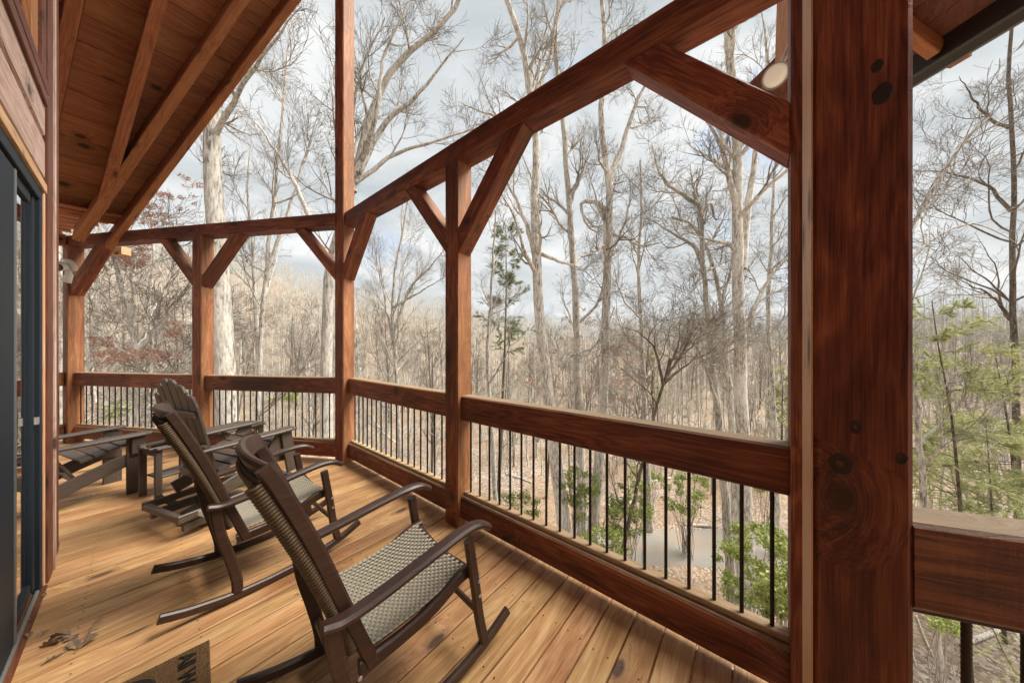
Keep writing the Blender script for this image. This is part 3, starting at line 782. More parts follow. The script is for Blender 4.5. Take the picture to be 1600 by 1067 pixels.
    obj('backrest', mesh('backrest', pv, fs, M['strand_back'], True), t, I)
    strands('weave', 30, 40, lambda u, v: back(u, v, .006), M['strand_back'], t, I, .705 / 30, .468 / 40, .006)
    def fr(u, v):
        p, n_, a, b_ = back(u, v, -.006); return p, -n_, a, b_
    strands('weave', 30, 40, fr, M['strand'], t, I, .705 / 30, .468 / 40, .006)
    # cords wrapped round the back posts
    for s in (-1, 1):
        P = []
        for i in range(62 * 8 + 1):
            q = i / 8; u = q / 62; th = (i % 8) / 8 * 2 * math.pi
            c_ = V((-.212 - .262 * u - .010 + .012 * math.sin(u * math.pi), s * .238, .42 + .655 * u))
            P.append(c_ + V((math.cos(th) * .017, math.sin(th) * .018, math.cos(th) * .006)))
        tag(tube('wrapped_cord', P, (lambda t_: .0066), M['strand_back'], t, I, n=5), kind='stuff')
    return t
c1 = make_rocker()
c1.matrix_basis = Matrix.Translation((.715, 1.314, 0)) @ Matrix.Rotation(rad(-6), 4, 'Z')
c1['label'] = 'front rocking chair of dark wood with woven seat, nearest to the camera'; c1['group'] = 'dark wooden rocking chairs with woven seats'
c2 = copy_tree(c1)
c2.matrix_basis = Matrix.Translation((.557, 2.63, 0)) @ Matrix.Rotation(rad(1), 4, 'Z')
c2['label'] = 'second rocking chair, behind the front one and in front of the fan-backed glider'

# ------------------------------------------------------------ adirondack seating
def slat(name, lo, hi, par, Mx=Matrix(), c=.005): return box(name, lo, hi, M['poly'], par, c, frame=Mx)
def adirondack(t, dz=0, legs=True, lean=24, bx=-.13):
    I = Matrix()
    # side stringers
    for s in (-1, 1):
        y = s * .265
        if legs:
            sweep_obj('stringer', [(.36, y, .335), (.25, y, .33), (0, y, .235), (-.30, y, .105), (-.52, y, .045)], .026, .12, M['poly'], t, I, n=4)
            slat('leg', (.27, y + s * .016 - .013, 0), (.40, y + s * .016 + .013, .555), t)
            bar('arm_support', V((.335, y + s * .045, .40)), V((.335, y + s * .060, .555)), .03, .085, M['poly'], t, up=Xp)
        else:
            sweep_obj('stringer', [(.36, y, .335), (.25, y, .33), (0, y, .245), (-.22, y, .165)], .026, .11, M['poly'], t, I, n=4)
            bar('leg', V((.10, y + s * .03, .17)), V((.33, y + s * .03, .56)), .026, .11, M['poly'], t, up=Xp)
            bar('leg', V((.40, y + s * .055, .17)), V((.34, y + s * .055, .56)), .026, .10, M['poly'], t, up=Xp)
        sweep_obj('arm', [(-.36, y + s * .02, .565), (-.1, y + s * .03, .572), (.2, y + s * .04, .580), (.42, y + s * .04, .585)], .13, .026, M['poly'], t, I, n=4, c=.008,
                  wfun=lambda q, w, tt: (w * (.62 + .45 * min(1, q * 1.5)) * (1 if q < .93 else .82), tt))
    xs = [.355, .275, .195, .115, .035, -.045, -.125]
    zf = lambda x: .302 + (x + .12) * .30 + .075 if x < .25 else .302 + .37 * .30 + .075
    for x in xs:
        if x < bx - .01: continue
        z = zf(x) + (-.012 if x > .33 else 0) + .006
        ang = math.atan(.30) if x < .25 else (0 if x < .33 else rad(-14))
        Mx = Matrix.Translation((x, 0, z)) @ Matrix.Rotation(-ang, 4, 'Y')
        slat('seat_slat', (-.036, -.285, -.012), (.036, .285, .012), t, Mx)
    # fan back
    lean = rad(lean); Mb = Matrix.Translation((bx, 0, .24 + (bx + .13) * .3)) @ Matrix.Rotation(-lean, 4, 'Y')
    tops = [.80, .885, .93, .93, .885, .80]
    for i, h_ in enumerate(tops):
        fan = (i - 2.5); y0 = fan * .082
        vs, fs = [], []
        w0, w1 = .070, .094
        # rounded top outline of the whole fan
        pts = [(-w0 / 2, 0), (w0 / 2, 0)]
        rt = [(w1 / 2, h_ - (.07 if fan > 0 else .015) * abs(fan) / 2.5 - .02), (w1 / 4, h_ - .01 * (fan > 0)), (-w1 / 4, h_ - .01 * (fan < 0)), (-w1 / 2, h_ - (.07 if fan < 0 else .015) * abs(fan) / 2.5 - .02)]
        pts += rt; n_ = len(pts)
        for xx in (-.011, .011):
            for (a, b) in pts: vs.append((xx, a, b))
        fs = [tuple(range(n_ - 1, -1, -1)), tuple(range(n_, 2 * n_))] + [(k, (k + 1) % n_, (k + 1) % n_ + n_, k + n_) for k in range(n_)]
        Mf = Mb @ Matrix.Translation((0, y0, 0)) @ Matrix.Rotation(-fan * rad(1.6), 4, 'X')
        me = mesh('back_slat', vs, fs, M['poly']); bm = bmesh.new(); bm.from_mesh(me); bmesh.ops.bevel(bm, geom=list(bm.edges), offset=.004, segments=1, affect='EDGES'); bmesh.ops.recalc_face_normals(bm, faces=bm.faces); bm.to_mesh(me); bm.free()
        obj('back_slat', me, t, Mf)
    slat('back_brace', (-.034, -.28, .62), (-.013, .28, .67), t, Mb)
    slat('back_brace', (-.040, -.31, .315), (-.013, .31, .385), t, Mb)
    slat('back_brace', (-.034, -.27, .02), (-.013, .27, .10), t, Mb)
ad = thing('adirondack_chair', 'low brown adirondack chair by the house corner, side on, slatted seat', 'chair')
adirondack(ad, bx=-.02, lean=27)
ad.matrix_basis = Matrix.Translation((-.42, 5.05, 0)) @ Matrix.Rotation(rad(17), 4, 'Z')
gl = thing('glider_chair', 'brown fan-backed adirondack glider on a round swivel base, behind the rocking chairs', 'chair')
adirondack(gl, legs=False, lean=14)
for o_ in gl.children: o_.matrix_basis = Matrix.Translation((0, 0, .075)) @ o_.matrix_basis
for s in (-1, 1):
    y = s * .30
    slat('frame_beam', (-.40, y * .9 - .012, .13), (.44, y * .9 + .012, .19), gl)
    slat('base_beam', (-.36, y * .8 - .02, .05), (.30, y * .8 + .02, .115), gl)
    lk = bar('link_plate', V((-.30, y + s * .022, .19)), V((-.14, y + s * .022, .03)), .006, .045, M['steel'], gl, up=Xp)
    lk2 = bar('link_plate', V((.22, y + s * .022, .19)), V((.34, y + s * .022, .04)), .006, .045, M['steel'], gl, up=Xp)
    for (x, z) in ((-.30, .19), (.22, .19)):
        lathe('bolt', [(.013, 0), (.012, .006), (.005, .009)], M['steel'], gl, Matrix.Translation((x, y + s * .026, z)) @ Matrix.Rotation(rad(-90 * s), 4, 'X'), 8, False)
slat('cross_beam', (-.40, -.27, .13), (-.36, .27, .18), gl)
slat('cross_beam', (.38, -.33, .14), (.44, .33, .20), gl)
slat('cross_beam', (-.05, -.28, .06), (.05, .28, .11), gl)
lathe('swivel_base', [(.29, 0), (.29, .03), (.25, .045), (.13, .05), (.11, .058)], M['poly'], gl, Matrix(), 10, False)
gl.matrix_basis = Matrix.Translation((.48, 3.77, 0)) @ Matrix.Rotation(rad(18), 4, 'Z')
def side_table(label, x, y, rz, hgt=.50, w_=.38, d_=.36, shelf=True):
    t = thing('side_table', label, 'table', (0, 0, 0), 0, 'small brown slatted side tables')
    n_ = 5
    for i in range(n_):
        a = -d_ / 2 + d_ * i / n_ + .003; b = -d_ / 2 + d_ * (i + 1) / n_ - .003
        k_ = w_ / 2 * (.86 if i in (0, n_ - 1) else 1.0)
        slat('top_slat', (-k_, a, hgt - .022), (k_, b, hgt), t)
    for sx in (-1, 1):
        slat('apron', (sx * w_ * .38 - .012, -d_ / 2 + .03, hgt - .085), (sx * w_ * .38 + .012, d_ / 2 - .03, hgt - .024), t)
        for sy in (-1, 1):
            slat('leg', (sx * w_ * .38 - .026, sy * (d_ / 2 - .045) - .014, 0), (sx * w_ * .38 + .026, sy * (d_ / 2 - .045) + .014, hgt - .024), t)
    if shelf:
        for i in range(3): slat('shelf_slat', (-w_ * .33, -.11 + i * .075, .19), (w_ * .33, -.11 + i * .075 + .068, .21), t)
    t.matrix_basis = Matrix.Translation((x, y, 0)) @ Matrix.Rotation(rz, 4, 'Z')
    return t
side_table('small brown side table between the adirondack chair and the glider', .205, 4.63, rad(20))
side_table('low brown side table partly hidden behind the glider armrest', .72, 4.95, rad(28), .50, .50, .44, False)

# ------------------------------------------------------------ doormat
def on_floor(px, py, z=0.0): return atz(px, py, z)
mat_c = V((.222, 2.125, 0)); ang = rad(-5)
mt = thing('doormat', 'brown coir doormat with dark lettering at the bottom edge by the door', 'doormat', mat_c, ang)
Mm = wm(mt)
mb_ = box('mat', (-.47, -.78, .001), (0, 0, .014), M['coir'], mt, .004, frame=Mm)
# coir tufts
rg = np.random.RandomState(4); nT = 16000
px_ = rg.uniform(-.468, -.002, nT); py_ = rg.uniform(-.45, -.002, nT)
aa = rg.uniform(0, 6.28, nT); hh_ = rg.uniform(.003, .008, nT); le = rg.uniform(-.0035, .0035, (nT, 2))
b0 = np.stack([px_ - .0009 * np.cos(aa), py_ - .0009 * np.sin(aa), np.full(nT, .0135)], 1)
b1 = np.stack([px_ + .0009 * np.cos(aa), py_ + .0009 * np.sin(aa), np.full(nT, .0135)], 1)
b2 = np.stack([px_ + le[:, 0], py_ + le[:, 1], .0135 + hh_], 1)
vv = np.concatenate([b0, b1, b2]); ii = np.arange(nT)
tag(obj('tufts', mesh_np('tufts', vv, None, M['coir'], False, np.stack([ii, ii + nT, ii + 2 * nT], 1)), mt, Mm), kind='stuff')
def text(name, body, size, loc, rot, par, Mf):
    cu = bpy.data.curves.new(name, 'FONT'); cu.body = body; cu.size = size; cu.extrude = .0035; cu.offset = .0012
    o = bpy.data.objects.new(name, cu); 
    deps = None
    COL.objects.link(o); bpy.context.view_layer.update()
    me = bpy.data.meshes.new_from_object(o.evaluated_get(bpy.context.evaluated_depsgraph_get()))
    bpy.data.objects.remove(o); me.materials.clear(); me.materials.append(M['ink'])
    return obj(name, me, par, Mf @ Matrix.Translation(loc) @ Matrix.Rotation(rot, 4, 'Z'))
text('lettering', 'All W', .078, (-.10, -.028, .0165), rad(-90), mt, Mm)
text('lettering', 'C', .30, (-.37, -.02, .0165), rad(-90), mt, Mm)

# dead leaves blown against the sill
def leafmesh(seed, s):
    r_ = random.Random(seed); vs, fs = [], []; n_ = 11
    for i in range(n_ + 1):
        t_ = i / n_; w_ = (.04 + math.sin(min(1, t_ * 1.02) * math.pi) ** .8) * s * .24 * (1 + .28 * math.sin(i * 2.4 + seed))
        z = s * (.12 * math.sin(t_ * 4 + seed) + .05)
        vs += [(t_ * s, -w_, z + abs(w_) * .8), (t_ * s, 0, z), (t_ * s, w_, z + abs(w_) * .9)]
    for i in range(n_):
        for k_ in (0, 1):
            a = i * 3 + k_; fs.append((a, a + 1, a + 4, a + 3))
    return mesh('leaf', vs, fs, M['dead_leaf'])
lc = thing('dead_leaves', 'curled dry brown leaves and a stem lying by the door track', 'leaves', (-.25, 2.35, 0))
for i, (px, py, s_) in enumerate([(75, 1005, .09), (92, 1008, .10), (112, 1003, .08), (125, 990, .05), (118, 1012, .07), (60, 996, .05), (45, 998, .045), (48, 970, .035), (70, 928, .035), (76, 905, .03), (104, 1016, .07)]):
    p = atz(px, py, .004)
    obj('leaf', leafmesh(i, s_), lc, Matrix.Translation(p) @ Euler((R.uniform(-.5, .5), R.uniform(-.3, .3), R.uniform(0, 6.3))).to_matrix().to_4x4())
pA = atz(122, 1013, .012); pB = atz(136, 1000, .02); pC = atz(141, 985, .03); pD = atz(148, 972, .015)
tube('stem', catmull([pA, pB, pC, pD], 4), .003, M['dead_leaf'], lc, n=6)
obj('leaf', leafmesh(31, .035), lc, Matrix.Translation(pD)); obj('leaf', leafmesh(33, .03), lc, Matrix.Translation(pC + V((0, 0, -.01))))
HAZE = True
# ------------------------------------------------------------ the hillside
def sm(t): t = np.clip(t, 0, 1); return t * t * (3 - 2 * t)
def hgt(x, y):
    x = np.asarray(x, float); y = np.asarray(y, float)
    r = np.hypot(x, y) + 1e-6
    X = x * RT.x + y * RT.y; Z = x * FW.x + y * FW.y
    az = np.degrees(np.arctan2(X, Z))
    e = np.interp(az, [-180, -90, -55, -38, -30, -18, -5, 10, 30, 60, 120, 180], [.20, .20, .215, .205, .15, .10, .055, .02, .0, .01, .05, .20])
    h = -5.6 - 4.6 * sm((r - 4) / 13)
    far = e * r * .80
    h = h + (far + 11) * sm((r - 30) / 210) * np.where(r < 330, 1, np.exp(-(r - 330) / 900.))
    h = h + .35 * np.sin(x * .21 + 1) * np.sin(y * .17 + 2) * sm((r - 6) / 10) + .10 * np.sin(x * .9) * np.sin(y * .8 + 1)
    h = h + sm((r - 60) / 120) * (3.5 * np.sin(x * .031 + .6) * np.sin(y * .027) + 1.5 * np.sin(x * .08) * np.sin(y * .09))
    return h
def hz(x, y): return float(hgt(x, y))
def hit(px, py):
    d = 2.0
    while d < 400:
        p = at(px, py, d)
        if p.z < hz(p.x, p.y): return p
        d *= 1.01
    return at(px, py, 300)
rr = np.concatenate([[0], np.geomspace(1.2, 2600, 150)]); na = 220
aa = np.linspace(0, 2 * np.pi, na, endpoint=False)
gx = (rr[:, None] * np.cos(aa)); gy = (rr[:, None] * np.sin(aa)); gz = hgt(gx, gy)
vv = np.stack([gx, gy, gz], -1).reshape(-1, 3)
i_, j_ = np.meshgrid(np.arange(len(rr) - 1), np.arange(na), indexing='ij')
q = np.stack([i_ * na + j_, (i_ + 1) * na + j_, (i_ + 1) * na + (j_ + 1) % na, i_ * na + (j_ + 1) % na], -1).reshape(-1, 4)
tag(obj('ground', mesh_np('ground', vv, q, M['litter'], True)), kind='structure')

# driveway crossing below the porch
rp_ = [hit(px, py) for px, py in ((560, 852), (760, 850), (900, 852), (1000, 853), (1100, 854), (1200, 856), (1290, 856))]
d_ = (rp_[-1] - rp_[-2]); rp_ += [rp_[-1] + d_ * 1.2 + FW * 1.5, rp_[-1] + d_ * 2.2 + FW * 5, rp_[-1] + d_ * 2.6 + FW * 10]
d_ = (rp_[0] - rp_[1]); rp_ = [rp_[0] + d_ * 1.5 + FW * 3] + rp_
c_ = catmull(rp_, 8); vs, fs = [], []
for i, p in enumerate(c_):
    t_ = (c_[min(i + 1, len(c_) - 1)] - c_[max(i - 1, 0)]); t_.z = 0; t_.normalize(); n_ = V((-t_.y, t_.x, 0))
    for k_, o in enumerate((-1.65, -1.4, -.7, 0, .7, 1.4, 1.65)):
        w_ = o * (1 + (.04 * math.sin(i * 1.7) if abs(o) > 1.5 else 0))
        q_ = p + n_ * w_; vs.append((q_.x, q_.y, hz(q_.x, q_.y) + (.07 if abs(o) < 1.6 else -.12)))
for i in range(len(c_) - 1):
    for k_ in range(6): a = i * 7 + k_; fs.append((a, a + 1, a + 8, a + 7))
tag(obj('driveway', mesh('driveway', vs, fs, M['road'], True)), kind='structure')
ROAD = np.array([(p.x, p.y) for p in c_])

# ------------------------------------------------------------ bare trees
def tubes(P, Rr, sides):
    """P (B,N,3), Rr (B,N) -> verts, quads"""
    B, N, _ = P.shape
    T = np.empty_like(P); T[:, 1:-1] = P[:, 2:] - P[:, :-2]; T[:, 0] = P[:, 1] - P[:, 0]; T[:, -1] = P[:, -1] - P[:, -2]
    T /= np.linalg.norm(T, axis=2, keepdims=True) + 1e-9
    ref = np.where(np.abs(T[..., 2:3]) < .9, np.array([0, 0, 1.]), np.array([1., 0, 0]))
    # one frame axis per tube keeps the rings from twisting
    ref = np.repeat(ref[:, :1], N, 1)
    U = np.cross(T, ref); U /= np.linalg.norm(U, axis=2, keepdims=True) + 1e-9; Wv = np.cross(T, U)
    a = np.arange(sides) * 2 * np.pi / sides
    v = P[:, :, None] + (U[:, :, None] * np.cos(a)[None, None, :, None] + Wv[:, :, None] * np.sin(a)[None, None, :, None]) * Rr[:, :, None, None]
    b, n, s = np.meshgrid(np.arange(B), np.arange(N - 1), np.arange(sides), indexing='ij')
    base = b * N * sides; s2 = (s + 1) % sides
    qd = np.stack([base + n * sides + s, base + n * sides + s2, base + (n + 1) * sides + s2, base + (n + 1) * sides + s], -1).reshape(-1, 4)
    return v.reshape(-1, 3), qd
def join(parts):
    vs, qs, o = [], [], 0
    for v, q in parts: vs.append(v); qs.append(q + o); o += len(v)
    return np.concatenate(vs), np.concatenate(qs)
def kids(P, Rr, m, t0, t1, ang, lenf, N, wander, up, rr_, rg, rmin=.003, fade=.5, minlen=0):
    B, n, _ = P.shape
    t = rg.uniform(t0, t1, (B, m)) * (n - 1) * .999; i = t.astype(int); f = (t - i)[..., None]
    bi = np.arange(B)[:, None]
    p0 = P[bi, i] * (1 - f) + P[bi, i + 1] * f
    r0 = Rr[bi, i] * (1 - f[..., 0]) + Rr[bi, i + 1] * f[..., 0]
    T = P[bi, i + 1] - P[bi, i]; T /= np.linalg.norm(T, axis=2, keepdims=True) + 1e-9
    rv = rg.normal(size=(B, m, 3)); rv -= T * (rv * T).sum(2, keepdims=True); rv /= np.linalg.norm(rv, axis=2, keepdims=True)
    a = np.radians(rg.normal(ang, 11, (B, m)))[..., None]
    D = T * np.cos(a) + rv * np.sin(a)
    plen = np.linalg.norm(np.diff(P, axis=1), axis=2).sum(1)[:, None]
    L = lenf * plen * (1 - fade * t / (n - 1)) * rg.uniform(.55, 1.25, (B, m))
    L = np.maximum(L, minlen)
    C = B * m; p0 = p0.reshape(C, 3); D = D.reshape(C, 3); L = L.reshape(C); r0 = r0.reshape(C) * rr_
    out = np.empty((C, N, 3)); out[:, 0] = p0; d = D.copy()
    for k in range(1, N):
        d = d + rg.normal(scale=wander, size=(C, 3)) + np.array([0, 0, up]); d /= np.linalg.norm(d, axis=1, keepdims=True)
        out[:, k] = out[:, k - 1] + d * (L / (N - 1))[:, None]
    R2 = np.maximum(r0[:, None] * (1 - .88 * np.linspace(0, 1, N) ** 1.1), rmin)
    return out, R2
def make_crown(P, Rr, rg, limbs=12, t0=.45, spread=48, lf=.42, wander=.20, up=.05, dens=1.0, near=True, tw=.004, forks=None):
    """returns limb level and twig levels for the trunk polylines P"""
    L1 = kids(P, Rr, limbs, t0, .98, spread, lf, 12, wander * .62, up + .03, .50, rg, .007, .55, 1.9)
    L2 = kids(*L1, int(6 * dens), .15, .95, 44, .50, 9, wander * .65, up, .55, rg, tw * 1.8, .45, 1.0)
    L3 = kids(*L2, int(5 * dens), .12, .97, 42, .55, 6, wander * .7, up, .60, rg, tw * 1.2, .4, .6)
    out = [L1, L2, L3]
    if near: out.append(kids(*L3, 4, .15, .97, 40, .60, 4, wander * .8, up, .7, rg, tw, .3, .35))
    return out
def tree_obj(label, trunk_parts, crown_parts, loc, rz=0, barkm='bark_pale', twigm='twig', group=None, cat='tree'):
    t = thing('bare_tree', label, cat, loc, rz, group)
    v, q = join(trunk_parts); obj('trunk', mesh_np('trunk', v, q, M[barkm], True), t, wm(t))
    v, q = join(crown_parts); obj('crown', mesh_np('crown', v, q, M[twigm], False), t, wm(t))
    return t
def trunk_line(pts, d, wpx, N=22, top=.35, rg=None, kink=.0):
    """photo pixels low to high at distance d -> trunk polyline from the ground up"""
    W_ = [at(px, py, d) for px, py in pts]
    b = W_[0].copy(); s = (W_[1] - W_[0]).normalized(); g = hz(b.x, b.y)
    if b.z > g: b = b + s * ((g - b.z - .4) / max(s.z, .5)); W_ = [b] + W_
    C = catmull(W_, 8); C = np.array([tuple(p) for p in C])
    L = np.concatenate([[0], np.cumsum(np.linalg.norm(np.diff(C, axis=0), axis=1))]); u = np.linspace(0, L[-1], N)
    P = np.stack([np.interp(u, L, C[:, k]) for k in range(3)], 1)
    if rg is not None: P[1:] += rg.normal(scale=kink, size=(N - 1, 3)) * np.array([1, 1, .2])
    q = np.linspace(0, 1, N); r = wpx / FPX * d / 2
    Rr = r * (1.08 - (1.08 - top) * q); Rr[0] *= 1.5; Rr[1] *= 1.12
    return P[None], Rr[None]
def main_tree(label, d, wpx, pts, forks=(), seed=1, top=.3, barkm='bark_pale', group=None, **kw):
    rg = np.random.RandomState(seed)
    P, Rr = trunk_line(pts, d, wpx, 24, top, rg, .02 * d / 15)
    base = V(P[0, 0]); tp = [tubes(P, Rr, 10)]; cp = []
    stems = [(P, Rr)]
    for (w2, fp) in forks:
        C = np.array([tuple(p) for p in catmull([at(x, y, dd + d) for x, y, dd in fp], 6)])
        L = np.concatenate([[0], np.cumsum(np.linalg.norm(np.diff(C, axis=0), axis=1))]); u = np.linspace(0, L[-1], 16)
        F = np.stack([np.interp(u, L, C[:, k]) for k in range(3)], 1); F[2:] += rg.normal(scale=.015 * d / 10, size=(14, 3))
        r = w2 / FPX * d / 2; stems.append((F[None], (r * (1 - .85 * np.linspace(0, 1, 16)))[None]))
        tp.append(tubes(*stems[-1], 8))
    for i, (P_, R_) in enumerate(stems):
        k2 = dict(kw)
        if i > 0: k2['t0'] = .25; k2['limbs'] = 4; k2['lf'] = .45
        lv = make_crown(P_, R_, rg, **k2)
        tp.append(tubes(*lv[0], 6)); cp.append(tubes(*lv[1], 4))
        for l in lv[2:]: cp.append(tubes(*l, 3))
    off = np.array(base)
    tp = [(v - off, q) for v, q in tp]; cp = [(v - off, q) for v, q in cp]
    return tree_obj(label, tp, cp, base, 0, barkm, 'twig', group)
main_tree('thickest pale trunk at the left, rising past the roof edge', 9.0, 34, [(352, 600), (346, 480), (334, 300), (332, 160), (326, 20), (330, -120)],
          forks=[(9, [(334, 215, 0), (362, 165, -.3), (402, 100, -.5), (425, 70, -.6), (470, 10, -.6)])], seed=11, limbs=9, t0=.62, lf=.22, wander=.22, top=.45)
main_tree('pale thick trunk just left of the tall corner post, crown reaching right', 11, 22, [(511, 640), (511, 500), (520, 400), (552, 290), (575, 190), (620, 100), (700, 30), (730, -30)],
          forks=[(11, [(560, 270, 0), (600, 195, .3), (650, 150, .5), (725, 60, .6)]), (9, [(566, 250, 0), (590, 170, -.5), (600, 90, -.6), (640, 0, -.8)]),
                 (8, [(556, 285, 0), (620, 240, .6), (700, 215, 1.), (770, 190, 1.3)]), (9, [(553, 300, 0), (548, 200, .3), (565, 110, .3), (600, 30, .6)])], seed=21, limbs=8, t0=.5, lf=.2, wander=.15, up=.06, top=.25)
main_tree('twisting pale trunk with broken knots right of the middle post, forking high above the beam', 13, 21, [(884, 830), (868, 720), (855, 600), (842, 480), (836, 330), (838, 240), (830, 150), (815, 70), (780, -30)],
          forks=[(10, [(840, 420, 0), (822, 350, .2), (800, 300, .3), (775, 262, .5), (750, 240, .6)]), (8, [(832, 160, 0), (860, 90, .4), (870, 20, .4), (900, -60, .6)]), (7, [(842, 395, 0), (870, 408, -.2), (905, 418, -.3), (930, 440, -.3)])],
          seed=31, limbs=11, t0=.5, lf=.20, wander=.26, top=.35)
main_tree('crooked pale tree with gnarled limbs in the centre of the opening, bark clumps halfway up', 14, 17, [(925, 850), (936, 720), (944, 600), (948, 450), (953, 340), (948, 250), (938, 190), (945, 110), (938, -40)],
          forks=[(10, [(950, 350, 0), (943, 325, 0), (925, 315, .2), (908, 318, .3), (915, 350, .4), (935, 365, .6)]), (11, [(950, 285, 0), (972, 230, .3), (990, 175, .4), (1010, 130, .6), (1050, 80, .7)]),
                 (6, [(952, 365, 0), (980, 372, .3), (1000, 385, .4), (1040, 376, .7)]), (6, [(946, 500, 0), (930, 540, -.2), (885, 560, -.4), (868, 600, -.5)])],
          seed=41, limbs=12, t0=.5, lf=.18, wander=.32, top=.35)
main_tree('tall straight pale trunk, the thickest right of the centre, forking beside the near brace', 13, 20, [(1166, 880), (1163, 760), (1158, 600), (1154, 450), (1152, 320), (1150, 200), (1140, 90), (1130, -60)],
          forks=[(12, [(1160, 420, 0), (1168, 330, .2), (1180, 250, .3), (1190, 190, .3), (1200, 110, .3), (1190, 20, .3)]), (10, [(1152, 330, 0), (1130, 240, -.2), (1105, 190, -.3), (1075, 160, -.4)]),
                 (9, [(1163, 540, 0), (1180, 480, .2), (1205, 430, .4), (1232, 400, .4), (1260, 370, .5)])],
          seed=51, limbs=11, t0=.5, lf=.20, wander=.24, top=.45)
main_tree('pale leaning tree left of the thick straight trunk, its limbs curling towards the left', 14, 13, [(1138, 850), (1128, 720), (1112, 560), (1104, 470), (1098, 410), (1095, 330), (1085, 300)],
          forks=[(8, [(1100, 420, 0), (1085, 385, .2), (1060, 370, .3), (1035, 355, .5), (1010, 340, .6)]), (7, [(1095, 340, 0), (1110, 318, .2), (1118, 345, .3), (1128, 330, .4)]), (6, [(1125, 650, 0), (1090, 545, -.5), (1040, 520, -.8), (990, 508, -1.)]),
                 (7, [(1092, 320, 0), (1060, 300, -.2), (1030, 270, -.3), (1020, 230, -.3)])],
          seed=61, limbs=10, t0=.55, lf=.26, wander=.34, top=.4)
main_tree('second pale trunk of the leaning pair, between it and the thick straight trunk', 15, 12, [(1150, 840), (1146, 700), (1135, 560), (1125, 460), (1105, 390), (1080, 350), (1050, 340)], seed=64, limbs=12, t0=.5, lf=.25, wander=.3, top=.35)
main_tree('small dark crooked tree with a fan of bare limbs in front of the hazy woods', 12, 7, [(1010, 700), (1022, 650), (1032, 615), (1040, 590), (1046, 560)],
          forks=[(5.5, [(1036, 600, 0), (1060, 580, .2), (1085, 560, .3), (1100, 540, .4)]), (5, [(1040, 590, 0), (1070, 545, .2), (1085, 505, .3), (1090, 490, .3)]), (5, [(1036, 600, 0), (1030, 570, -.1), (1020, 540, -.2), (990, 515, -.3), (975, 512, -.3)]),
                 (4.5, [(1042, 580, 0), (1060, 540, -.2), (1062, 500, -.2)])],
          seed=71, limbs=8, t0=.4, lf=.5, wander=.25, barkm='bark_dark', top=.5, tw=.005)
main_tree('slender dark tree with drooping branches at the right edge of the view', 16, 8, [(1590, 860), (1588, 640), (1580, 420), (1586, 300), (1575, 120), (1590, -40)],
          forks=[(5, [(1582, 500, 0), (1545, 460, .3), (1500, 440, .5)]), (5, [(1580, 330, 0), (1540, 290, .2), (1480, 270, .4), (1430, 268, .6)]), (5, [(1578, 200, 0), (1540, 180, .3), (1500, 120, .5)])],
          seed=81, limbs=15, t0=.4, lf=.24, wander=.24, barkm='bark_dark', top=.4)
main_tree('pale leaning branchy tree right of the big near post, limbs crossing the sky', 10, 9, [(1452, 850), (1438, 700), (1425, 560), (1400, 420), (1440, 330), (1500, 230), (1550, 180)],
          forks=[(5, [(1440, 330, 0), (1480, 290, .2), (1500, 215, .3)]), (5, [(1405, 430, 0), (1450, 380, .4), (1520, 350, .7), (1590, 380, .9)])],
          seed=91, limbs=12, t0=.35, lf=.25, wander=.2, top=.4)
main_tree('cluster stem of grey young trees left of centre, the tallest with a leaning branch', 13, 9, [(402, 650), (408, 520), (418, 400), (432, 270), (440, 180), (452, 60)],
          forks=[(7, [(404, 560, 0), (398, 430, .3), (388, 300, .4), (395, 200, .5)]), (6, [(415, 430, 0), (450, 330, .2), (475, 250, .3), (500, 170, .3)]), (8, [(485, 345, 0), (460, 285, -.2), (430, 235, -.3), (400, 190, -.4), (372, 175, -.5)])],
          seed=101, limbs=12, t0=.35, lf=.24, wander=.12, up=.08, top=.3)
main_tree('many-stemmed young tree between the tall corner post and the middle post', 17, 8, [(622, 650), (618, 560), (612, 470), (622, 400), (640, 300)],
          forks=[(6, [(616, 520, 0), (640, 450, .3), (670, 420, .4), (700, 380, .5)]), (5, [(615, 540, 0), (600, 460, .3), (592, 420, .4), (585, 380, .4)]), (6, [(600, 640, 0), (620, 570, .3), (660, 530, .6), (690, 505, .7)]), (5, [(614, 480, 0), (650, 460, .3), (690, 435, .4)])],
          seed=111, limbs=14, t0=.3, lf=.35, wander=.13, up=.09, top=.3)
main_tree('pale tree rising behind the near beam at the top of the view', 18, 14, [(905, 650), (900, 480), (890, 330), (880, 200), (868, 60), (880, -60)], seed=131, limbs=15, t0=.35, lf=.2, wander=.26, top=.35)
main_tree('grey tree with upswept branches right of the crooked centre tree', 19, 10, [(1010, 700), (1004, 560), (998, 430), (1003, 330), (1000, 250)], seed=141, limbs=15, t0=.35, lf=.28, wander=.2, up=.07, top=.3)
main_tree('slim pale tree seen just left of the big near post, below the brace', 17, 9, [(1212, 760), (1208, 620), (1200, 500), (1205, 380), (1212, 250)], seed=151, limbs=12, t0=.4, lf=.25, wander=.25, top=.35)
main_tree('bare tree between the middle post and the dark pine', 20, 8, [(770, 700), (762, 560), (768, 440), (775, 330)], seed=161, limbs=12, t0=.35, lf=.3, wander=.2, top=.3)
main_tree('grey forked tree at the far left, beside the leafy oak', 14, 8, [(232, 620), (236, 540), (233, 470), (240, 400), (232, 300)], seed=171, limbs=10, t0=.4, lf=.3, wander=.2, top=.3)
main_tree('narrow pale tree framed between the end post and the house', 12, 9, [(95, 660), (96, 560), (99, 470), (92, 380)], seed=181, limbs=10, t0=.4, lf=.25, wander=.25, top=.3)

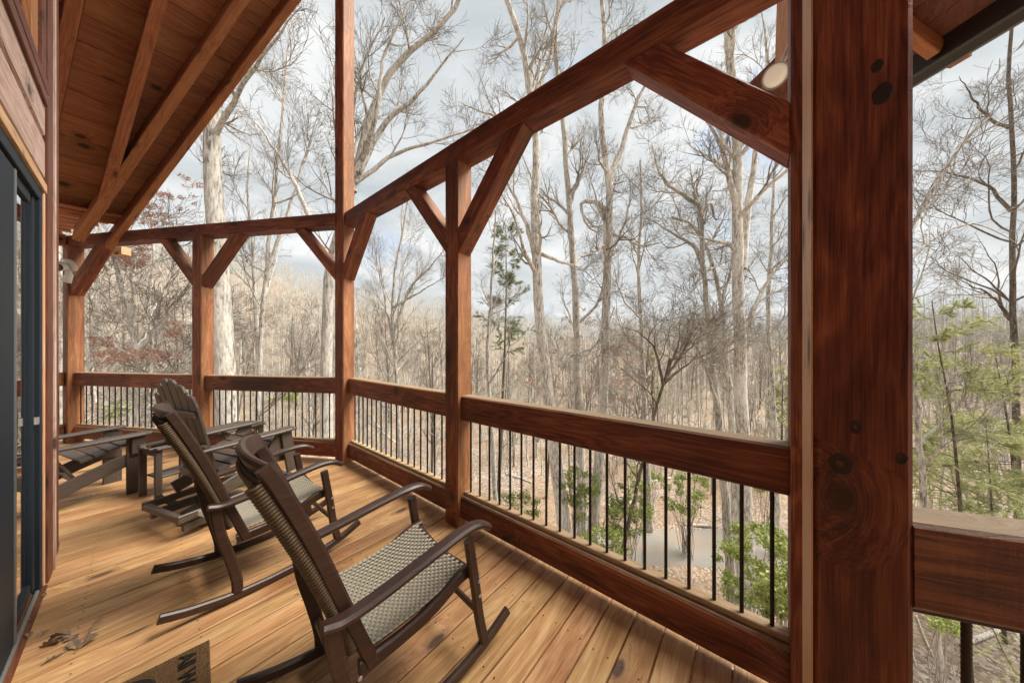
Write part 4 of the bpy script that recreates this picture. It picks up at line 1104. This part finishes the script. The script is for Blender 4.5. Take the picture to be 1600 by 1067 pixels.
# leaf clusters on twigs: small folded faces
def leaf_cloud(rg, centres, radii, n, size, flat=.6):
    c = np.array(centres); k = rg.randint(0, len(c), n); d = rg.normal(size=(n, 3)); d /= np.linalg.norm(d, axis=1, keepdims=True)
    p = c[k] + d * (rg.uniform(0, 1, n) ** .5)[:, None] * np.array(radii)[k]
    a = rg.normal(size=(n, 3)); a /= np.linalg.norm(a, axis=1, keepdims=True); b = np.cross(a, rg.normal(size=(n, 3))); b /= np.linalg.norm(b, axis=1, keepdims=True)
    s = size * rg.uniform(.6, 1.3, n)[:, None]
    v = np.stack([p - a * s * .5, p + b * s * .28, p + a * s * .5, p - b * s * .28], 1).reshape(-1, 3)
    return v, np.arange(n * 4).reshape(-1, 4)
def blobs(px, py, rx, ry, d, n, rg, sub=.16):
    """centres of leaf bunches spread over an ellipse of the photo, with real depth"""
    C, Rd = [], []
    for _ in range(n):
        a = rg.uniform(0, 6.28); q = rg.uniform(0, 1) ** .5; dd = d + rg.uniform(-1, 1) * rx / FPX * d * .7
        p = at(px + q * rx * math.cos(a), py + q * ry * math.sin(a), dd); C.append(tuple(p)); s = sub * rg.uniform(.6, 1.3); Rd.append((s, s, s * .7))
    return C, Rd
rgL = np.random.RandomState(9)
oak = main_tree('crooked oak holding clusters of pinkish brown dead leaves, at the far left beyond the railing', 9.5, 10, [(216, 640), (216, 590), (213, 550), (206, 520), (196, 470), (182, 420), (170, 380)],
          forks=[(7, [(212, 550, 0), (228, 535, .1), (240, 515, .2), (246, 480, .3), (250, 440, .3)]), (6, [(204, 510, 0), (208, 470, -.1), (206, 430, -.2), (215, 390, -.2)]), (4, [(214, 560, 0), (185, 545, -.2), (150, 525, -.3), (130, 528, -.3)]), (4, [(216, 575, 0), (245, 562, .2), (285, 560, .3)]),
                 (4, [(246, 500, 0), (262, 508, .2), (285, 525, .3)])],
          seed=121, limbs=8, t0=.5, lf=.3, wander=.22, top=.5, barkm='bark_pale')
C_, R_ = [], []
for a in ((210, 555, 62, 11, 9.5, 70), (212, 405, 22, 14, 9.5, 26), (195, 385, 40, 12, 9.6, 14), (175, 395, 14, 8, 9.4, 10), (225, 380, 14, 14, 9.5, 12), (160, 535, 26, 8, 9.3, 14), (272, 515, 16, 22, 9.6, 12), (205, 560, 85, 18, 9.6, 18),
          (260, 330, 40, 35, 9.8, 24), (290, 300, 30, 30, 9.8, 12), (250, 345, 30, 12, 9.8, 16)):
    c, r = blobs(*a, rgL, .13); C_ += c; R_ += r
v, q = leaf_cloud(rgL, C_, R_, 9000, .055); ob = wm(oak).translation
obj('leaves', mesh_np('leaves', v - np.array(ob), q, M['leaf_brown']), oak, wm(oak))
rt_ = main_tree('thin tree with sparse reddish leaves, in front of the crooked centre tree', 16, 5, [(905, 760), (915, 650), (935, 560), (960, 480)], seed=122, limbs=14, t0=.2, lf=.45, wander=.2, top=.4)
C_, R_ = [], []
for a in ((975, 545, 40, 25, 16, 26), (900, 520, 60, 40, 16, 24), (930, 600, 70, 30, 16, 26), (985, 590, 25, 14, 16, 12), (860, 600, 60, 50, 16, 16)):
    c, r = blobs(*a, rgL, .22); C_ += c; R_ += r
v, q = leaf_cloud(rgL, C_, R_, 3600, .08); obj('leaves', mesh_np('leaves', v - np.array(wm(rt_).translation), q, M['leaf_brown']), rt_, wm(rt_))

# shared crowns for the trees of the woods
protos = []
for k in range(9):
    rg = np.random.RandomState(500 + k); Hh = 17 + 3 * rg.rand()
    N = 20; q_ = np.linspace(0, 1, N); d = np.cumsum(rg.normal(scale=.035, size=(N, 3)), 0); d[:, 2] = 0
    P = np.zeros((1, N, 3)); P[0, :, 2] = q_ * Hh - .5; P[0] += np.cumsum(d, 0) * .25
    r = (.13 + .07 * rg.rand()) * (1.05 - .85 * q_); r[0] *= 1.4; Rr = r[None]
    lv = make_crown(P, Rr, rg, limbs=15, t0=.35, spread=40 if k % 3 else 55, lf=.27, wander=.14 if k % 2 else .26, up=.07, near=False, dens=1.15, tw=.009)
    tp = [tubes(P, Rr, 7), tubes(*lv[0], 4)]; cp = [tubes(*lv[1], 3), tubes(*lv[2], 3)]
    protos.append(tree_obj('', tp, cp, V((0, 0, -60)), 0, 'bark_pale' if k % 3 != 1 else 'bark_dark', 'twig'))
rg = np.random.RandomState(77); placed = []; cnt = 0; used = set()
def cam_pt(px, d): p = at(px, HY, d); return p.x, p.y
tries = 0
while cnt < 250 and tries < 20000:
    tries += 1
    px = rg.uniform(60, 1640); d = 17 + 58 * rg.rand() ** .8
    x, y = cam_pt(px, d)
    if math.hypot(x, y) > 110: continue
    if 1240 < px < 1422 or px < 84: continue
    if np.min(np.hypot(ROAD[:, 0] - x, ROAD[:, 1] - y)) < 2.4: continue
    if any((x - a) ** 2 + (y - b) ** 2 < 2.2 ** 2 for a, b in placed): continue
    placed.append((x, y)); k = rg.randint(9)
    o = protos[k] if k not in used else copy_tree(protos[k]); used.add(k)
    s = rg.uniform(.55, 1.0) * (.8 if d < 30 else 1.0) * (.78 if px > 700 else 1.0)
    o.matrix_basis = Matrix.Translation((x, y, hz(x, y))) @ Matrix.Rotation(rg.uniform(0, 6.28), 4, 'Z') @ Matrix.Rotation(rg.normal() * .05, 4, 'X') @ Matrix.Diagonal((s * rg.uniform(.8, 1.3), s * rg.uniform(.8, 1.3), s, 1))
    where = next(t_ for lim, t_ in ((300, 'behind the far left railing panels'), (530, 'left of the tall corner post'), (700, 'between the tall corner post and the middle post'), (960, 'right of the middle post'), (1240, 'left of the big near post'), (9e9, 'right of the big near post')) if px < lim)
    how = 'near' if d < 30 else ('farther' if d < 50 else 'distant')
    tag(o, how + (' dark' if k % 3 == 1 else ' pale') + ' bare forest tree, ' + where, 'tree', 'bare trees filling the woods')
    cnt += 1
for k in range(9):
    if k not in used:
        for c in list(protos[k].children): bpy.data.objects.remove(c)
        bpy.data.objects.remove(protos[k])

# the far wood: thousands of stems and twigs that read as one mass
def far_wood(n, r0, r1, seed, hs=1.0):
    rg = np.random.RandomState(seed)
    px = rg.uniform(-250, 1850, n * 3); d = np.sqrt(rg.uniform(r0 ** 2, r1 ** 2, n * 3))
    x = (px - CX) / FPX * d * RT.x + d * FW.x; y = (px - CX) / FPX * d * RT.y + d * FW.y
    ok = (np.hypot(x, y) > r0) & (np.array([np.min((ROAD[:, 0] - a) ** 2 + (ROAD[:, 1] - b) ** 2) for a, b in zip(x, y)]) > 5)
    x, y, d = x[ok][:n], y[ok][:n], d[ok][:n]; n = len(x)
    H = rg.uniform(8, 17, n) * hs; z = hgt(x, y) - .3
    q = np.linspace(0, 1, 4); P = np.zeros((n, 4, 3)); lean = rg.normal(scale=.05, size=(n, 2))
    P[:, :, 0] = x[:, None] + lean[:, :1] * H[:, None] * q + rg.normal(scale=.12, size=(n, 4)); P[:, :, 1] = y[:, None] + lean[:, 1:] * H[:, None] * q + rg.normal(scale=.12, size=(n, 4)); P[:, :, 2] = z[:, None] + H[:, None] * q
    Rr = (H * .010)[:, None] * (1.1 - .9 * q); Rr = np.maximum(Rr, d[:, None] * .0003)
    L1 = kids(P, Rr, 9, .25, .98, 42, .32, 3, .16, .09, .55, rg, .02, .5)
    L1 = (L1[0], np.maximum(L1[1], .014))
    L2 = kids(*L1, 5, .2, 1, 40, .55, 2, .1, .05, .5, rg, .012, .3)
    v1, q1 = tubes(P, Rr, 3); v2, q2 = tubes(*L1, 3)
    # finest twigs: single slivers
    A = L2[0][:, 0]; B = L2[0][:, 1]; s = rg.normal(size=A.shape); T = B - A; s = np.cross(T, s); s /= np.linalg.norm(s, axis=1, keepdims=True) + 1e-9
    w_ = .011 + .0001 * np.hypot(A[:, 0], A[:, 1])[:, None]
    v3 = np.stack([A - s * w_, A + s * w_, B], 1).reshape(-1, 3); t3 = np.arange(len(v3)).reshape(-1, 3)
    v, q = join([(v1, q1), (v2, q2)])
    return np.concatenate([v, v3]), q, t3 + len(v)
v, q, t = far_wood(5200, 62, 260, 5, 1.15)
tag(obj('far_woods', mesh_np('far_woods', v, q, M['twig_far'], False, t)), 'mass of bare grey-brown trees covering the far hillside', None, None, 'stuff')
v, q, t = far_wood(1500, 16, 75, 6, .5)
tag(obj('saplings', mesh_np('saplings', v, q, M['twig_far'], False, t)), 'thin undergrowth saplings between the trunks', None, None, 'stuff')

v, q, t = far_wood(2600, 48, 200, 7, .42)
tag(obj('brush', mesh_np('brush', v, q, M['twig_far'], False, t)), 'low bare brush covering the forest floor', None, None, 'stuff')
# green shrubs (broad evergreen leaves)
def shrub(label, px, py, rx, ry, d, n, size, seed, m='leaf_green', name='shrub', grp='green shrubs below the porch'):
    rg = np.random.RandomState(seed); c = at(px, py, d); g = hz(c.x, c.y)
    t = thing(name, label, 'shrub', (c.x, c.y, g), 0, grp); Mt = wm(t)
    C, Rd = blobs(px, py, rx, ry, d, max(10, int(n / 45)), rg, size * 2.6)
    v, q = leaf_cloud(rg, C, Rd, n * 2, size * 1.05); obj('leaves', mesh_np('leaves', v - np.array((c.x, c.y, g)), q, M[m]), t, Mt)
    C = np.array(C); k = min(len(C), 26); Pn = np.zeros((k, 5, 3)); b = np.array([c.x, c.y, g - .1])
    for i in range(k):
        e = C[i]; bb = b + rg.normal(scale=.22, size=3) * np.array([1, 1, 0])
        for j, u in enumerate(np.linspace(0, 1, 5)): Pn[i, j] = bb * (1 - u) + e * u + rg.normal(scale=.05, size=3) * (0 < u < 1) + np.array([0, 0, .2 * math.sin(u * 3.1)])
    Rn = np.repeat((.016 * (1 - .7 * np.linspace(0, 1, 5)))[None], k, 0)
    v, q = tubes(Pn, Rn, 4); obj('stems', mesh_np('stems', v - np.array((c.x, c.y, g)), q, M['twig'], True), t, Mt)
    return t
shrub('large yellow-green shrub between driveway and railing, left of the big near post', 1180, 880, 62, 62, 8.2, 3400, .075, 1)
shrub('yellow-green shrub at the foot of the nearest railing, beside its last balusters', 1222, 930, 40, 40, 6.2, 1600, .07, 2)
shrub('green bush on the bank beyond the driveway, between two thin trunks', 1072, 770, 36, 36, 17, 1500, .11, 3)
shrub('green bush left of the driveway seen through the middle balusters', 985, 800, 34, 50, 12, 1500, .10, 4)
shrub('bright green bush beside the twisting trunk behind the railing', 905, 770, 30, 42, 13, 1400, .10, 5)
shrub('low green bush left of the driveway at the sill of the railing', 940, 850, 44, 26, 10.5, 1300, .09, 6)
shrub('small green bush behind the railing just right of the middle post', 812, 790, 32, 26, 14, 1000, .10, 7)
shrub('pale green bush beyond the driveway under the dark crooked tree', 1010, 740, 30, 24, 21, 900, .13, 8)
shrub('green bush at the far side of the driveway beside the thick straight trunk', 1200, 750, 26, 26, 19, 900, .12, 9)
shrub('small green plant on leaf litter, right of the big near post', 1475, 975, 22, 14, 6.6, 380, .06, 10)
shrub('faint green bush low in the woods left of the tall post', 440, 620, 26, 14, 24, 500, .13, 11)
shrub('faint green bush in the woods behind the far railing', 180, 640, 22, 12, 20, 400, .12, 12)
shrub('yellow-green bush at the right edge among the pines', 1445, 700, 20, 40, 15, 700, .10, 13)

# pines
def pine(label, d, pts, wpx, nb, t0, blen, seed, m, nlen, per, droop=-.02, group=None, flatn=.5, sprays=9):
    rg = np.random.RandomState(seed); P, Rr = trunk_line(pts, d, wpx, 20, .12)
    L1 = kids(P, Rr, nb, t0, .985, 78, blen, 8, .09, .01 + droop, .38, rg, .006, .72)
    L2 = kids(*L1, sprays, .15, 1, 48, .42, 4, .10, .02, .5, rg, .004, .45, .25)
    off = P[0, 0]; t = thing('pine_tree', label, 'tree', tuple(off), 0, group); Mt = wm(t)
    v, q = join([tubes(P, Rr, 8), tubes(*L1, 4)]); obj('trunk', mesh_np('trunk', v - off, q, M['bark_dark'], True), t, Mt)
    # needle tufts along sprays
    S = L2[0]; B = len(S); k = per
    u = rg.uniform(.15, 3, (B, k)); u = np.minimum(u, 2.999); i = u.astype(int); f = (u - i)[..., None]; bi = np.arange(B)[:, None]
    p = S[bi, i] * (1 - f) + S[bi, i + 1] * f; T = S[bi, i + 1] - S[bi, i]; T /= np.linalg.norm(T, axis=2, keepdims=True) + 1e-9
    dd = T * .9 + rg.normal(scale=.55, size=T.shape); dd[..., 2] *= flatn; dd[..., 2] += .12; dd /= np.linalg.norm(dd, axis=2, keepdims=True)
    p = p.reshape(-1, 3); dd = dd.reshape(-1, 3); s = np.cross(dd, rg.normal(size=dd.shape)); s /= np.linalg.norm(s, axis=1, keepdims=True)
    L = nlen * rg.uniform(.7, 1.2, (len(p), 1)); w_ = nlen * .06
    nv = np.stack([p - s * w_, p + s * w_, p + dd * L], 1).reshape(-1, 3)
    v, q = tubes(*L2, 3)
    me = mesh_np('needles', np.concatenate([nv, v]) - off, q + len(nv), M[m], False, np.arange(len(nv)).reshape(-1, 3))
    obj('needles', me, t, Mt); return t
pine('airy light green pine in the gap right of the big near post', 10.5, [(1505, 880), (1498, 760), (1485, 640), (1466, 540), (1456, 470)], 7, 46, .30, .34, 1, 'needles', .16, 60, sprays=18)
pine('second light green pine behind, touching the right edge of the view', 13, [(1590, 840), (1580, 700), (1562, 590), (1550, 530)], 6, 40, .25, .34, 2, 'needles', .19, 55, sprays=16)
pine('low light green pine behind the closest railing at the right edge', 12, [(1560, 900), (1550, 800), (1545, 720), (1540, 660)], 5, 34, .2, .45, 3, 'needles', .17, 55, sprays=16)
pine('thin dark green pine with tufted top between middle post and twisting trunk', 22, [(782, 700), (788, 560), (791, 450), (790, 352)], 6, 44, .55, .17, 4, 'needles_dark', .24, 30, .0, flatn=.6, sprays=11)
pine('small green pine low in the woods beyond the centre of the railing', 38, [(1020, 700), (1020, 620), (1020, 545)], 4, 30, .3, .2, 5, 'needles', .35, 18)
pine('small green pine in the woods just left of the big near post', 24, [(1222, 720), (1222, 640), (1224, 575)], 4, 30, .3, .2, 6, 'needles', .3, 18)

# fallen branches on the litter
# ------------------------------------------------------------ thin winter haze
hv = [(x, y, z) for x in (-700, 700) for y in (-700, 700) for z in (-40, 180)]
hf = [(0, 1, 3, 2), (4, 6, 7, 5), (0, 4, 5, 1), (2, 3, 7, 6), (0, 2, 6, 4), (1, 5, 7, 3)]
hm = bpy.data.materials.new('haze'); hm.use_nodes = True; hn = hm.node_tree.nodes; hn.clear()
ho = hn.new('ShaderNodeOutputMaterial'); pv_ = hn.new('ShaderNodeVolumePrincipled'); pv_.inputs['Density'].default_value = .0005
pv_.inputs['Color'].default_value = (.93, .96, 1, 1); pv_.inputs['Anisotropy'].default_value = 0; hm.node_tree.links.new(pv_.outputs[0], ho.inputs['Volume'])
if HAZE: tag(obj('haze', mesh('haze', hv, hf, hm)), kind='stuff')
for i, (a, b, lab) in enumerate((((1432, 965), (1478, 1066), 'long pale fallen branch on the leaf litter at lower right'), ((1424, 1000), (1440, 1066), 'thicker short fallen branch beside the post, lower right'),
                            ((838, 690), (872, 640), 'pale broken trunk leaning beside the twisting tree'))):
    if i < 2: p, q_ = hit(*a), hit(*b); p.z += .12; q_.z += .05
    else: p, q_ = at(*a, 14.5), at(*b, 14.5)
    m_ = (p + q_) / 2 + V((.1, .05, .05))
    tag(tube('fallen_branch', catmull([p, m_, q_], 6), lambda t, r=(.022, .035, .09)[i]: r * (1 - .5 * t), M['bark_pale'], n=8), lab, 'branch')

for i, (a, b, lab) in enumerate((((1070, 822), (1120, 826), 'short fallen branch at the far edge of the driveway'), ((985, 762), (1048, 748), 'fallen log on the slope beyond the driveway, behind the middle balusters'),
        ((1180, 735), (1232, 722), 'fallen log on the slope just left of the big near post'), ((790, 742), (830, 756), 'fallen log on the slope right of the middle post'),
        ((1095, 710), (1140, 724), 'grey fallen log in the woods beyond the driveway, under the rail'), ((1500, 1010), (1570, 985), 'thin fallen branch on leaf litter at the lower right corner'))):
    p, q_ = hit(*a), hit(*b); p.z += .1; q_.z += .12; s_ = (p + q_).length
    d0 = ((p + q_) / 2 - V((0, 0, EYE))).length
    tag(tube('fallen_branch', catmull([p, (p + q_) / 2 + V((.05, -.08, .03)), q_], 6), lambda t, r=min(.16, d0 * .0042): r * (1 - .45 * t), M['bark_pale'], n=8), lab, 'branch')
